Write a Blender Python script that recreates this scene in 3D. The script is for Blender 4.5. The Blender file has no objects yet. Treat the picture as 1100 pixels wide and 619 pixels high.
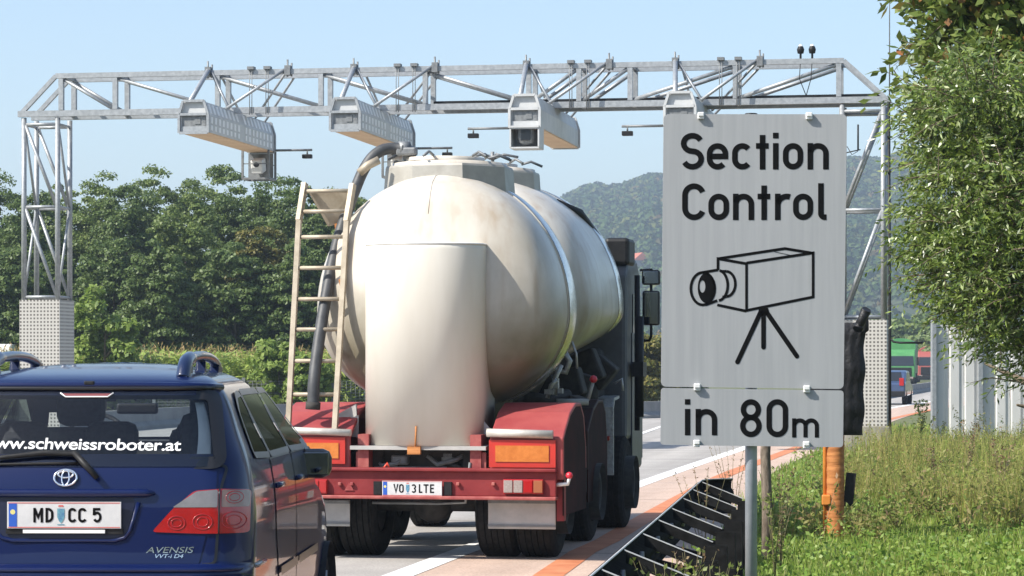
import bpy, bmesh, math, random
import numpy as np
from mathutils import Vector, Matrix

# ------------------------------------------------------------------ camera, sky, sun, exposure
SC = bpy.context.scene
COL = SC.collection
F, HX, HY, EYE = 2900.0, 550.0, 391.0, 1.78      # focal length in photo pixels, principal column, horizon row, eye height
PI = math.pi
R = math.radians

cam = bpy.data.cameras.new('camera')
cam.sensor_width = 36
cam.lens = F / 1100 * 36
cam.shift_y = (HY - 309.5) / 1100
cam.clip_start = 0.3
cam.clip_end = 6000
camo = bpy.data.objects.new('camera', cam)
camo.location = (0, 0, EYE)
camo.rotation_euler = (PI / 2, 0, 0)
COL.objects.link(camo)
SC.camera = camo

SUN_AZ = R(243)      # clockwise from +Y: sun stands behind the camera, to its left
SUN_EL = R(44)
world = bpy.data.worlds.new('World')
SC.world = world
world.use_nodes = True
wn = world.node_tree
bg = wn.nodes['Background']
sky = wn.nodes.new('ShaderNodeTexSky')
sky.sky_type = 'NISHITA'
sky.sun_disc = False
sky.sun_elevation = SUN_EL
sky.sun_rotation = SUN_AZ
sky.air_density = 1.0
sky.dust_density = 1.2
sky.ozone_density = 2.0
wn.links.new(sky.outputs[0], bg.inputs[0])
bg.inputs[1].default_value = 0.13
sl = bpy.data.lights.new('sun', 'SUN')
sl.energy = 5.0
sl.angle = R(0.5)
sl.color = (1.0, 0.95, 0.87)
so = bpy.data.objects.new('sun', sl)
sdir = Vector((math.sin(SUN_AZ) * math.cos(SUN_EL), math.cos(SUN_AZ) * math.cos(SUN_EL), math.sin(SUN_EL)))
so.rotation_euler = sdir.to_track_quat('Z', 'Y').to_euler()
so.location = (-20, -20, 30)
COL.objects.link(so)
SC.view_settings.view_transform = 'Standard'
SC.view_settings.look = 'None'
SC.view_settings.exposure = 0.7
SC.view_settings.gamma = 1
SC.view_settings.use_curve_mapping = False

# ------------------------------------------------------------------ helpers
rng = np.random.default_rng(7)
random.seed(7)


def W(px, py, Y):
    return Vector(((px - HX) / F * Y, Y, EYE + (HY - py) / F * Y))


def G(px, py):
    Y = EYE * F / (py - HY)
    return Vector(((px - HX) / F * Y, Y, 0))


def tag(o, label=None, cat=None, group=None, kind=None):
    if label: o['label'] = label
    if cat: o['category'] = cat
    if group: o['group'] = group
    if kind: o['kind'] = kind
    return o


def empty(name, loc=(0, 0, 0), rz=0, label=None, cat=None, group=None):
    o = bpy.data.objects.new(name, None)
    o.empty_display_size = 0.2
    o.location = loc
    o.rotation_euler = (0, 0, rz)
    COL.objects.link(o)
    return tag(o, label, cat, group)


def copy_tree(o, parent=None):
    c = o.copy()
    COL.objects.link(c)
    if parent: c.parent = parent
    for ch in list(o.children):
        copy_tree(ch, c)
    return c


class MB:
    """collects shapes, built as one mesh"""
    def __init__(s):
        s.v = []; s.f = []; s.m = []; s.sm = []

    def add(s, vs, fs, mi=0, smooth=False):
        o = len(s.v)
        s.v += [tuple(p) for p in vs]
        for f in fs:
            s.f.append([i + o for i in f]); s.m.append(mi); s.sm.append(smooth)

    def box(s, c, d, M=None, mi=0, bev=0.0):
        x, y, z = d[0] / 2, d[1] / 2, d[2] / 2
        if bev <= 0:
            vs = [Vector((sx * x, sy * y, sz * z)) for sz in (-1, 1) for sy in (-1, 1) for sx in (-1, 1)]
            fs = [(0, 2, 3, 1), (4, 5, 7, 6), (0, 1, 5, 4), (2, 6, 7, 3), (0, 4, 6, 2), (1, 3, 7, 5)]
        else:
            bm = bmesh.new()
            bmesh.ops.create_cube(bm, size=1)
            for v in bm.verts: v.co = Vector((v.co.x * 2 * x, v.co.y * 2 * y, v.co.z * 2 * z))
            bmesh.ops.bevel(bm, geom=bm.edges[:], offset=min(bev, x * .9, y * .9, z * .9), segments=2, affect='EDGES', profile=.5)
            bm.verts.index_update()
            vs = [v.co.copy() for v in bm.verts]
            fs = [[v.index for v in f.verts] for f in bm.faces]
            bm.free()
        if M is not None: vs = [M @ v for v in vs]
        c = Vector(c)
        s.add([v + c for v in vs], fs, mi)

    def beam(s, p, q, w, h, mi=0, up=(0, 0, 1)):
        p, q = Vector(p), Vector(q)
        d = q - p
        L = d.length
        y = d.normalized()
        u = Vector(up)
        if abs(y.dot(u)) > .98: u = Vector((0, 1, 0))
        x = y.cross(u).normalized()
        z = x.cross(y)
        M = Matrix((x, y, z)).transposed()
        s.box((p + q) / 2, (w, L, h), M, mi)

    def tube(s, path, r, n=10, mi=0, caps=True, closed=False):
        path = [Vector(p) for p in path]
        k = len(path)
        rs = r if isinstance(r, (list, tuple)) else [r] * k
        rings = []
        up = None
        for i, p in enumerate(path):
            if closed: t = path[(i + 1) % k] - path[i - 1]
            else: t = path[min(i + 1, k - 1)] - path[max(i - 1, 0)]
            t.normalize()
            if up is None:
                up = Vector((0, 0, 1)) if abs(t.z) < .9 else Vector((1, 0, 0))
            x = t.cross(up)
            if x.length < 1e-5: x = t.orthogonal()
            x.normalize()
            z = x.cross(t).normalized()
            up = z
            rings.append([p + (x * math.cos(a) + z * math.sin(a)) * rs[i] for a in [2 * PI * j / n for j in range(n)]])
        vs = [v for r_ in rings for v in r_]
        fs = []
        for i in range(k if closed else k - 1):
            i2 = (i + 1) % k
            for j in range(n):
                j2 = (j + 1) % n
                fs.append((i * n + j, i * n + j2, i2 * n + j2, i2 * n + j))
        s.add(vs, fs, mi, True)
        if caps and not closed:
            s.add(rings[0], [list(range(n))], mi)
            s.add(rings[-1], [list(range(n))[::-1]], mi)

    def lathe(s, prof, c=(0, 0, 0), axis='Z', n=32, mi=0, smooth=True, a0=0, a1=2 * PI):
        """prof = [(radius, height along axis)]"""
        full = abs(a1 - a0 - 2 * PI) < 1e-6
        cols = n if full else n + 1
        vs = []
        for (r, h) in prof:
            for j in range(cols):
                a = a0 + (a1 - a0) * j / n
                x, y = r * math.cos(a), r * math.sin(a)
                p = {'Z': (x, y, h), 'Y': (x, h, y), 'X': (h, x, y)}[axis]
                vs.append(Vector(p) + Vector(c))
        fs = []
        for i in range(len(prof) - 1):
            for j in range(n):
                j2 = (j + 1) % cols
                fs.append((i * cols + j, i * cols + j2, (i + 1) * cols + j2, (i + 1) * cols + j))
        s.add(vs, fs, mi, smooth)

    def prism(s, poly, vec, mi=0, smooth=False):
        """poly 3d outline extruded by vec"""
        n = len(poly)
        a = [Vector(p) for p in poly]
        b = [p + Vector(vec) for p in a]
        s.add(a + b, [list(range(n))[::-1], list(range(n, 2 * n))] , mi)
        s.add(a + b, [(i, (i + 1) % n, n + (i + 1) % n, n + i) for i in range(n)], mi, smooth)

    def build(s, name, mats, parent=None, M=None, bevel=0, fix=True):
        me = bpy.data.meshes.new(name)
        me.from_pydata([tuple(M @ Vector(p)) for p in s.v] if M is not None else s.v, [], s.f)
        if not isinstance(mats, (list, tuple)): mats = [mats]
        for m in mats: me.materials.append(m)
        me.polygons.foreach_set('material_index', s.m)
        me.polygons.foreach_set('use_smooth', s.sm)
        if fix:
            bm = bmesh.new(); bm.from_mesh(me)
            bmesh.ops.remove_doubles(bm, verts=bm.verts, dist=1e-5)
            bmesh.ops.recalc_face_normals(bm, faces=bm.faces)
            if bevel:
                es = [e for e in bm.edges if len(e.link_faces) == 2 and e.calc_face_angle() > .5]
                bmesh.ops.bevel(bm, geom=es, offset=bevel, segments=2, affect='EDGES', profile=.5, clamp_overlap=True)
            bm.to_mesh(me); bm.free()
        me.update()
        o = bpy.data.objects.new(name, me)
        COL.objects.link(o)
        if parent: o.parent = parent
        return o


def np_mesh(name, V, Fq, mats, parent=None, smooth=False, mi=None):
    """fast mesh from numpy: V (n,3), Fq (m,k)"""
    me = bpy.data.meshes.new(name)
    m, k = Fq.shape
    me.vertices.add(len(V)); me.vertices.foreach_set('co', np.ascontiguousarray(V, dtype=np.float32).ravel())
    me.loops.add(m * k); me.loops.foreach_set('vertex_index', np.ascontiguousarray(Fq, dtype=np.int32).ravel())
    me.polygons.add(m); me.polygons.foreach_set('loop_start', np.arange(m, dtype=np.int32) * k)
    if smooth: me.polygons.foreach_set('use_smooth', np.ones(m, dtype=bool))
    if not isinstance(mats, (list, tuple)): mats = [mats]
    for x in mats: me.materials.append(x)
    if mi is not None: me.polygons.foreach_set('material_index', mi.astype(np.int32))
    me.update(calc_edges=True)
    o = bpy.data.objects.new(name, me)
    COL.objects.link(o)
    if parent: o.parent = parent
    return o


# ------------------------------------------------------------------ materials
MATS = {}


def mat(name, c1, c2=None, rough=.6, metal=0.0, scale=8, detail=5, stretch=(1, 1, 1), bump=0.0, bscale=None, coat=0.0, lo=.35, hi=.65, spec=.5, rvar=0.0):
    m = bpy.data.materials.new(name)
    m.use_nodes = True
    nt = m.node_tree
    b = nt.nodes['Principled BSDF']
    b.inputs['Roughness'].default_value = rough
    b.inputs['Metallic'].default_value = metal
    b.inputs['Coat Weight'].default_value = coat
    b.inputs['Coat Roughness'].default_value = .04
    b.inputs['Specular IOR Level'].default_value = spec
    b.inputs['Base Color'].default_value = (*c1, 1)
    if c2 is not None or bump:
        tc = nt.nodes.new('ShaderNodeTexCoord')
        mp = nt.nodes.new('ShaderNodeMapping')
        mp.inputs['Scale'].default_value = stretch
        nt.links.new(tc.outputs['Object'], mp.inputs[0])
        nz = nt.nodes.new('ShaderNodeTexNoise')
        nz.inputs['Scale'].default_value = scale
        nz.inputs['Detail'].default_value = detail
        nz.inputs['Roughness'].default_value = .62
        nt.links.new(mp.outputs[0], nz.inputs[0])
        if c2 is not None:
            cr = nt.nodes.new('ShaderNodeValToRGB')
            cr.color_ramp.elements[0].position = lo
            cr.color_ramp.elements[1].position = hi
            cr.color_ramp.elements[0].color = (*c1, 1)
            cr.color_ramp.elements[1].color = (*c2, 1)
            nt.links.new(nz.outputs[0], cr.inputs[0])
            nt.links.new(cr.outputs[0], b.inputs['Base Color'])
        if rvar:
            mr = nt.nodes.new('ShaderNodeMapRange')
            mr.inputs[3].default_value = rough - rvar; mr.inputs[4].default_value = rough + rvar
            nt.links.new(nz.outputs[0], mr.inputs[0]); nt.links.new(mr.outputs[0], b.inputs['Roughness'])
        if bump:
            n2 = nt.nodes.new('ShaderNodeTexNoise')
            n2.inputs['Scale'].default_value = bscale or scale
            n2.inputs['Detail'].default_value = 4
            nt.links.new(mp.outputs[0], n2.inputs[0])
            bp = nt.nodes.new('ShaderNodeBump')
            bp.inputs['Strength'].default_value = bump
            bp.inputs['Distance'].default_value = .02
            nt.links.new(n2.outputs[0], bp.inputs['Height'])
            nt.links.new(bp.outputs[0], b.inputs['Normal'])
    MATS[name] = m
    return m


def leafmat(name, cols, trans=.3, rough=.5, spec=.4, patch=None):
    """per-leaf random colour"""
    m = bpy.data.materials.new(name)
    m.use_nodes = True
    nt = m.node_tree
    b = nt.nodes['Principled BSDF']
    b.inputs['Roughness'].default_value = rough
    b.inputs['Specular IOR Level'].default_value = spec
    g = nt.nodes.new('ShaderNodeNewGeometry')
    cr = nt.nodes.new('ShaderNodeValToRGB')
    el = cr.color_ramp.elements
    el[0].color = (*cols[0], 1); el[-1].color = (*cols[-1], 1)
    for i in range(1, len(cols) - 1):
        e = el.new(i / (len(cols) - 1)); e.color = (*cols[i], 1)
    nt.links.new(g.outputs['Random Per Island'], cr.inputs[0])
    colr = cr.outputs[0]
    if patch:
        tc = nt.nodes.new('ShaderNodeTexCoord')
        nz = nt.nodes.new('ShaderNodeTexNoise'); nz.inputs['Scale'].default_value = patch[0]; nz.inputs['Detail'].default_value = 4
        nt.links.new(tc.outputs['Object'], nz.inputs[0])
        mr = nt.nodes.new('ShaderNodeMapRange'); mr.inputs[1].default_value = .42; mr.inputs[2].default_value = .62; mr.inputs[4].default_value = .85
        nt.links.new(nz.outputs[0], mr.inputs[0])
        mu = nt.nodes.new('ShaderNodeMix'); mu.data_type = 'RGBA'; mu.blend_type = 'MULTIPLY'; mu.inputs[7].default_value = (*patch[1], 1)
        nt.links.new(mr.outputs[0], mu.inputs[0]); nt.links.new(colr, mu.inputs[6]); colr = mu.outputs[2]
    nt.links.new(colr, b.inputs['Base Color'])
    t = nt.nodes.new('ShaderNodeBsdfTranslucent')
    nt.links.new(colr, t.inputs[0])
    mx = nt.nodes.new('ShaderNodeMixShader')
    mx.inputs[0].default_value = trans
    nt.links.new(b.outputs[0], mx.inputs[1]); nt.links.new(t.outputs[0], mx.inputs[2])
    nt.links.new(mx.outputs[0], nt.nodes['Material Output'].inputs[0])
    return m


def glassmat(name, tint=(.7, .75, .75), mixf=.2, rough=.02):
    m = bpy.data.materials.new(name)
    m.use_nodes = True
    nt = m.node_tree
    nt.nodes.remove(nt.nodes['Principled BSDF'])
    t = nt.nodes.new('ShaderNodeBsdfTransparent'); t.inputs[0].default_value = (*tint, 1)
    g = nt.nodes.new('ShaderNodeBsdfGlossy'); g.inputs['Roughness'].default_value = rough
    lw = nt.nodes.new('ShaderNodeFresnel'); lw.inputs[0].default_value = 1.5
    ad = nt.nodes.new('ShaderNodeMath'); ad.operation = 'ADD'; ad.inputs[1].default_value = mixf; ad.use_clamp = True
    nt.links.new(lw.outputs[0], ad.inputs[0])
    mx = nt.nodes.new('ShaderNodeMixShader')
    nt.links.new(ad.outputs[0], mx.inputs[0])
    nt.links.new(t.outputs[0], mx.inputs[1]); nt.links.new(g.outputs[0], mx.inputs[2])
    nt.links.new(mx.outputs[0], nt.nodes['Material Output'].inputs[0])
    return m


galv = mat('galvanised_steel', (.27, .285, .295), (.38, .395, .405), rough=.48, metal=.4, scale=14)
galvd = mat('dull_steel', (.15, .155, .16), (.24, .25, .25), rough=.55, metal=.4, scale=10)
blackp = mat('black_plastic', (.010, .010, .011), (.017, .017, .017), rough=.5, scale=30, spec=.25)
rubber = mat('tyre_rubber', (.010, .010, .010), (.022, .021, .02), rough=.9, scale=20, spec=.15)
ink = mat('sign_black', (.006, .006, .006), rough=.7, spec=.05)
chrome = mat('chrome', (.75, .76, .78), rough=.12, metal=1)
white = mat('white_paint', (.66, .66, .64), (.74, .74, .72), rough=.4, scale=6)

# ------------------------------------------------------------------ stroke lettering (uniform-stroke road-sign letters)
def arc(cx, cy, rx, ry, a0, a1, n=14):
    return [(cx + rx * math.cos(R(a0 + (a1 - a0) * i / n)), cy + ry * math.sin(R(a0 + (a1 - a0) * i / n))) for i in range(n + 1)]


def stadium(b, h, w, a0=None, a1=None):
    r = (b - w) / 2
    ry = min(r * 1.0, (h - w) / 2)
    ct, cb = h - w / 2 - ry, w / 2 + ry
    if a0 is None:
        return arc(b / 2, ct, r, ry, 0, 180) + arc(b / 2, cb, r, ry, 180, 360)
    return arc(b / 2, ct, r, ry, a0, 180) + arc(b / 2, cb, r, ry, 180, a1)


def glyph(ch, b, H, X, w):
    """list of (polyline, closed) in a box of width b, cap height H, x-height X, stroke w"""
    h = w / 2
    if ch == 'S':
        ry = (H - w) / 4; rx = (b - w) / 2
        return [(arc(b / 2, H - h - ry, rx, ry, 25, 270) + arc(b / 2, h + ry, rx, ry, 90, -155)[1:], 0)]
    if ch == 'e':
        r = (b - w) / 2; ry = r
        return [([(h, X * .5), (b - h, X * .5)] + [(b - h, X - h - ry)] + arc(b / 2, X - h - ry, r, ry, 0, 180) + arc(b / 2, h + ry, r, ry, 180, 318), 0)]
    if ch in 'cC':
        return [(stadium(b, X if ch == 'c' else H, w, 38 if ch == 'c' else 20, 322 if ch == 'c' else 340), 0)]
    if ch in 'o0O':
        return [(stadium(b, X if ch == 'o' else H, w), 1)]
    if ch == 't':
        return [([(b * .52, 0), (b * .52, H * .94)], 0), ([(0, X - h), (b, X - h)], 0)]
    if ch == 'i':
        return [([(b / 2, 0), (b / 2, X)], 0), ([(b / 2, H - w), (b / 2, H)], 0)]
    if ch == 'n':
        r = (b - w) / 2
        return [([(h, 0), (h, X)], 0), (arc(b / 2, X - h - r, r, r, 170, 0) + [(b - h, 0)], 0)]
    if ch == 'm':
        r = (b - w) / 4
        o = [([(h, 0), (h, X)], 0)]
        for k in (0, 1):
            cx = h + r + 2 * r * k
            o.append((arc(cx, X - h - r, r, r, 170, 0) + [(cx + r, 0)], 0))
        return o
    if ch == 'r':
        r = (b - w / 2) * .75
        return [([(h, 0), (h, X)], 0), (arc(h + r, X - h - r, r, r, 170, 70), 0)]
    if ch == 'l':
        return [([(h, H), (h, h + .1 * H)] + arc(h + .1 * H, h + .1 * H, .1 * H, .1 * H, 180, 270)[1:] + [(b, h)], 0)]
    if ch == '8':
        ru, rl = (b - w) / 2 * .92, (b - w) / 2
        mid = H * .52
        return [(arc(b / 2, (H - h + mid) / 2, ru, (H - h - mid) / 2, 0, 360, 26), 1), (arc(b / 2, (mid + h) / 2, rl, (mid - h) / 2, 0, 360, 26), 1)]
    if ch == 'M':
        return [([(h, 0), (h, H)], 0), ([(h, H - h * .4), (b / 2, H * .36), (b - h, H - h * .4)], 0), ([(b - h, H), (b - h, 0)], 0)]
    if ch == 'D':
        r = b * .55
        return [([(h, h), (h, H - h), (b - h - r, H - h)] + arc(b - h - r, H - h - r, r, r, 90, 0) + arc(b - h - r, h + r, r, r, 0, -90) + [(h, h)], 1)]
    if ch == 'V':
        return [([(h, H), (b / 2, h * .8), (b - h, H)], 0)]
    if ch == 'L':
        return [([(h, H), (h, h), (b, h)], 0)]
    if ch == 'T':
        return [([(0, H - h), (b, H - h)], 0), ([(b / 2, 0), (b / 2, H - h)], 0)]
    if ch == 'E':
        return [([(b, H - h), (h, H - h), (h, h), (b, h)], 0), ([(h, H * .52), (b * .9, H * .52)], 0)]
    if ch == '5':
        r = (b - w) / 2; ry = H * .29
        return [([(b - h, H - h), (h * 1.2, H - h), (h, H * .5)], 0), (arc(b / 2, h + ry, r, ry, 140, -150, 20), 0)]
    if ch == '3':
        r = (b - w) / 2; ry = (H - w) / 4
        return [(arc(b / 2, H - h - ry, r, ry, 150, -80), 0), (arc(b / 2, h + ry, r, ry, 85, -150), 0)]
    return []


def ribbon(poly, w, closed):
    """quads along a 2d polyline"""
    P = [Vector(p) for p in poly]
    Q = [P[0]]
    for p in P[1:]:
        if (p - Q[-1]).length > 1e-6: Q.append(p)
    if closed and (Q[0] - Q[-1]).length < 1e-6: Q.pop()
    n = len(Q)
    L, Rr = [], []
    for i in range(n):
        a = Q[i - 1] if (i > 0 or closed) else None
        c = Q[(i + 1) % n] if (i < n - 1 or closed) else None
        d1 = (Q[i] - a).normalized() if a is not None else None
        d2 = (c - Q[i]).normalized() if c is not None else None
        d1 = d1 or d2; d2 = d2 or d1
        n1, n2 = Vector((-d1.y, d1.x)), Vector((-d2.y, d2.x))
        m = (n1 + n2)
        m = m.normalized() if m.length > 1e-6 else n1
        k = min(1 / max(m.dot(n1), .3), 2.2)
        L.append(Q[i] + m * w / 2 * k); Rr.append(Q[i] - m * w / 2 * k)
    vs = L + Rr
    fs = [(i, (i + 1) % n, n + (i + 1) % n, n + i) for i in range(n if closed else n - 1)]
    return vs, fs


def write(mb, items, mapf, H, X, w, mi=0):
    """items = [(char, left, right, baseline)] in the units of mapf's plane"""
    for (ch, l, r, base) in items:
        for (pl, cl) in glyph(ch, r - l, H, X, w):
            vs, fs = ribbon(pl, w, cl)
            mb.add([mapf(l + p.x, base + p.y) for p in vs], fs, mi)


def stroke(mb, poly, w, mapf, closed=False, mi=0):
    vs, fs = ribbon(poly, w, closed)
    mb.add([mapf(p.x, p.y) for p in vs], fs, mi)


# ------------------------------------------------------------------ leaves
def rand_unit(n):
    v = rng.normal(size=(n, 3))
    return v / np.linalg.norm(v, axis=1, keepdims=True)


def leaf_quads(P, N, U, ln, wd):
    """diamond-ish leaves: centre P, normal N, long axis U (not nec. perpendicular), lengths ln, widths wd"""
    U = U - N * np.sum(U * N, axis=1, keepdims=True)
    U /= np.linalg.norm(U, axis=1, keepdims=True) + 1e-9
    S = np.cross(N, U)
    ln = np.asarray(ln).reshape(-1, 1); wd = np.asarray(wd).reshape(-1, 1)
    A = P - U * ln / 2; B = P + S * wd / 2 - U * ln * .05; C = P + U * ln / 2; D = P - S * wd / 2 - U * ln * .05
    V = np.stack([A, B, C, D], axis=1).reshape(-1, 3)
    Fq = np.arange(len(V)).reshape(-1, 4)
    return V, Fq


def smooth_noise3(P, s, seed=0):
    r_ = np.random.default_rng(seed)
    out = np.zeros(len(P))
    for k in range(6):
        d = r_.normal(size=3); d /= np.linalg.norm(d)
        out += np.sin(P @ d * s * (1 + .5 * k) + r_.uniform(0, 6.28)) / (1 + .4 * k)
    return out / 3
# ------------------------------------------------------------------ ground, road, hills
def sheet(name, pts, z, m, kind='structure'):
    mb = MB(); mb.add([(p[0], p[1], z) for p in pts], [list(range(len(pts)))])
    o = mb.build(name, m)
    for p in o.data.polygons:
        if p.normal.z < 0: o.data.flip_normals(); break
    return tag(o, kind=kind)


def strip(name, L, Rr, z, m):
    mb = MB(); n = len(L)
    mb.add([(p[0], p[1], z) for p in L] + [(p[0], p[1], z) for p in Rr], [(i, n + i, n + i + 1, i + 1) for i in range(n - 1)])
    o = mb.build(name, m)
    if o.data.polygons[0].normal.z < 0: o.data.flip_normals()
    return tag(o, kind='structure')


def polyoff(P, d):
    P = [Vector(p) for p in P]; out = []
    for i, p in enumerate(P):
        t = P[min(i + 1, len(P) - 1)] - P[max(i - 1, 0)]
        t.normalize()
        out.append(p + Vector((t.y, -t.x)) * d)
    return out


def dense(P, step=2.0):
    """Catmull-Rom resample of 2d points"""
    P = [Vector(p) for p in P]; out = []
    for i in range(len(P) - 1):
        p0, p1, p2, p3 = P[max(i - 1, 0)], P[i], P[i + 1], P[min(i + 2, len(P) - 1)]
        n = max(2, int((p2 - p1).length / step))
        for k in range(n):
            t = k / n
            out.append(.5 * ((2 * p1) + (p2 - p0) * t + (2 * p0 - 5 * p1 + 4 * p2 - p3) * t * t + (3 * p1 - p0 - 3 * p2 + p3) * t ** 3))
    out.append(P[-1])
    return out


soil = mat('meadow_soil', (.075, .095, .028), (.14, .14, .055), rough=.95, scale=1.2, detail=8, bump=.5, bscale=6)


def roadmat(name, c1, c2, joint=0.0):
    m = mat(name, c1, c2, rough=.85, scale=1.1, detail=9, lo=.3, hi=.7, bump=.25, bscale=60)
    nt = m.node_tree
    b = nt.nodes['Principled BSDF']
    src = b.inputs['Base Color'].links[0].from_socket
    tc = nt.nodes.new('ShaderNodeTexCoord')
    # fine aggregate
    n1 = nt.nodes.new('ShaderNodeTexNoise'); n1.inputs['Scale'].default_value = 45; n1.inputs['Detail'].default_value = 3
    nt.links.new(tc.outputs['Object'], n1.inputs[0])
    r1 = nt.nodes.new('ShaderNodeMapRange'); r1.inputs[1].default_value = .3; r1.inputs[2].default_value = .7; r1.inputs[3].default_value = .78; r1.inputs[4].default_value = 1.15
    nt.links.new(n1.outputs[0], r1.inputs[0])
    mu = nt.nodes.new('ShaderNodeMix'); mu.data_type = 'RGBA'; mu.blend_type = 'MULTIPLY'; mu.inputs[0].default_value = 1
    nt.links.new(src, mu.inputs[6]); nt.links.new(r1.outputs[0], mu.inputs[7])
    out = mu.outputs[2]
    # transverse joints and tyre-worn streaks in road direction
    mp = nt.nodes.new('ShaderNodeMapping'); mp.inputs['Rotation'].default_value = (0, 0, R(10.3))
    nt.links.new(tc.outputs['Object'], mp.inputs[0])
    sp = nt.nodes.new('ShaderNodeSeparateXYZ'); nt.links.new(mp.outputs[0], sp.inputs[0])
    if joint:
        md = nt.nodes.new('ShaderNodeMath'); md.operation = 'PINGPONG'; md.inputs[1].default_value = 2.5
        nt.links.new(sp.outputs[1], md.inputs[0])
        lt = nt.nodes.new('ShaderNodeMath'); lt.operation = 'LESS_THAN'; lt.inputs[1].default_value = .035
        nt.links.new(md.outputs[0], lt.inputs[0])
        mj = nt.nodes.new('ShaderNodeMix'); mj.data_type = 'RGBA'
        mj.inputs[7].default_value = (.06, .055, .05, 1)
        sc = nt.nodes.new('ShaderNodeMath'); sc.operation = 'MULTIPLY'; sc.inputs[1].default_value = joint
        nt.links.new(lt.outputs[0], sc.inputs[0]); nt.links.new(sc.outputs[0], mj.inputs[0])
        nt.links.new(out, mj.inputs[6]); out = mj.outputs[2]
    mp2 = nt.nodes.new('ShaderNodeMapping'); mp2.inputs['Scale'].default_value = (1.6, .03, 1)
    nt.links.new(mp.outputs[0], mp2.inputs[0])
    n3 = nt.nodes.new('ShaderNodeTexNoise'); n3.inputs['Scale'].default_value = 1; n3.inputs['Detail'].default_value = 5
    nt.links.new(mp2.outputs[0], n3.inputs[0])
    r3 = nt.nodes.new('ShaderNodeMapRange'); r3.inputs[1].default_value = .3; r3.inputs[2].default_value = .7; r3.inputs[3].default_value = .8; r3.inputs[4].default_value = 1.1
    nt.links.new(n3.outputs[0], r3.inputs[0])
    m3 = nt.nodes.new('ShaderNodeMix'); m3.data_type = 'RGBA'; m3.blend_type = 'MULTIPLY'; m3.inputs[0].default_value = 1
    nt.links.new(out, m3.inputs[6]); nt.links.new(r3.outputs[0], m3.inputs[7])
    nt.links.new(m3.outputs[2], b.inputs['Base Color'])
    return m


concrete_road = roadmat('lane_concrete', (.31, .29, .265), (.40, .375, .345), .6)
pink_road = roadmat('shoulder_concrete', (.45, .325, .25), (.54, .405, .325), .6)
linew = mat('line_white', (.62, .62, .60), (.80, .80, .78), rough=.7, scale=5, detail=8)
lineo = mat('line_orange', (.44, .14, .055), (.56, .22, .10), rough=.75, scale=3, detail=8)

# one ground sheet to the horizon
gm = MB()
gm.add([(-1800, -300, 0), (2600, -300, 0), (2600, 2700, 0), (-1800, 2700, 0)], [(0, 1, 2, 3)])
tag(gm.build('ground', soil), kind='structure')

# right edge of the pavement (orange line runs along it) and left edge with the barrier
EDGE_R = dense([(-3.7, -12), (-.6, 8), (1.35, 22.5), (2.15, 28), (4.6, 46), (10.7, 78), (16.2, 104), (21.5, 122), (34, 170), (52, 250)])
LEFT = dense([(-21, -12), (-18, 8), (-15, 30), (-12, 52), (-10.6, 70), (-8.2, 81), (-3, 86), (4.6, 88.5), (13, 113), (25.3, 168), (42, 250)])
ORANGE = dense([(-3.9, -12), (-1.0, 8), tuple(G(590, 619).xy), tuple(G(652, 582).xy), tuple(G(703, 552).xy), tuple(G(775, 513).xy), tuple(G(816, 497).xy), tuple(G(880, 473).xy), tuple(G(935, 456).xy), tuple(G(990, 443).xy), (21, 124), (33.5, 172), (51, 252)])
WHITE = dense([(-4.9, -2), tuple(G(430, 619).xy), tuple(G(690, 520).xy), tuple(G(795, 483.5).xy), (10.0, 85), (14.2, 104), (20, 128), (32, 176), (49, 256)])


def resample(P, n):
    P = [Vector(p) for p in P]
    L = [0]
    for a, b in zip(P, P[1:]): L.append(L[-1] + (b - a).length)
    out = []; j = 0
    for k in range(n):
        s = L[-1] * k / (n - 1)
        while j < len(L) - 2 and L[j + 1] < s: j += 1
        t = (s - L[j]) / max(L[j + 1] - L[j], 1e-9)
        out.append(P[j].lerp(P[j + 1], t))
    return out


strip('road', resample(LEFT, 160), resample(EDGE_R, 160), .004, concrete_road)
strip('hard_shoulder', resample(WHITE, 140), resample(polyoff(EDGE_R, -.002), 140), .008, pink_road)
strip('edge_line', polyoff(WHITE, -.13), polyoff(WHITE, .13), .012, linew)
strip('orange_line', polyoff(ORANGE, -.13), polyoff(ORANGE, .13), .012, lineo)
for (p, q) in (((-7.2, 20), (-6.2, 26)), ((-5.0, 33), (-3.9, 39)), ((-2.8, 45), (-1.7, 51)), ((2.9, 65.5), (4.3, 77))):
    P = dense([p, q]); strip('lane_dash', polyoff(P, -.075), polyoff(P, .075), .012, linew)

# ---- hill with forest
def ridge(x):           # crest height by world X at the ridge
    k = [(-900, 25), (-400, 30), (-150, 40), (-20, 56), (20, 82), (50, 96), (75, 102), (110, 108), (160, 112), (220, 113), (300, 118), (500, 125), (900, 110), (1600, 60)]
    return float(np.interp(x, [a for a, b in k], [b for a, b in k])) + 2.5 * math.sin(x * .06) + 1.5 * math.sin(x * .17 + 1)


HY0, HY1 = 620.0, 1500.0


def hill_z(x, y):
    t = min(max((y - HY0) / (HY1 - HY0), 0), 1)
    s = t * t * (3 - 2 * t) * .5 + t * .5
    base = ridge(x * (1 if y <= 0 else HY1 / max(y, HY0)) if y < HY1 else x)
    back = 1 if y <= HY1 else max(0, 1 - (y - HY1) / 900)
    return base * s * back + (5 * math.sin(x * .03 + y * .012) + 3 * math.sin(x * .05 - y * .03)) * min(1, t * 3) * (1 - t) * 1.2


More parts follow.
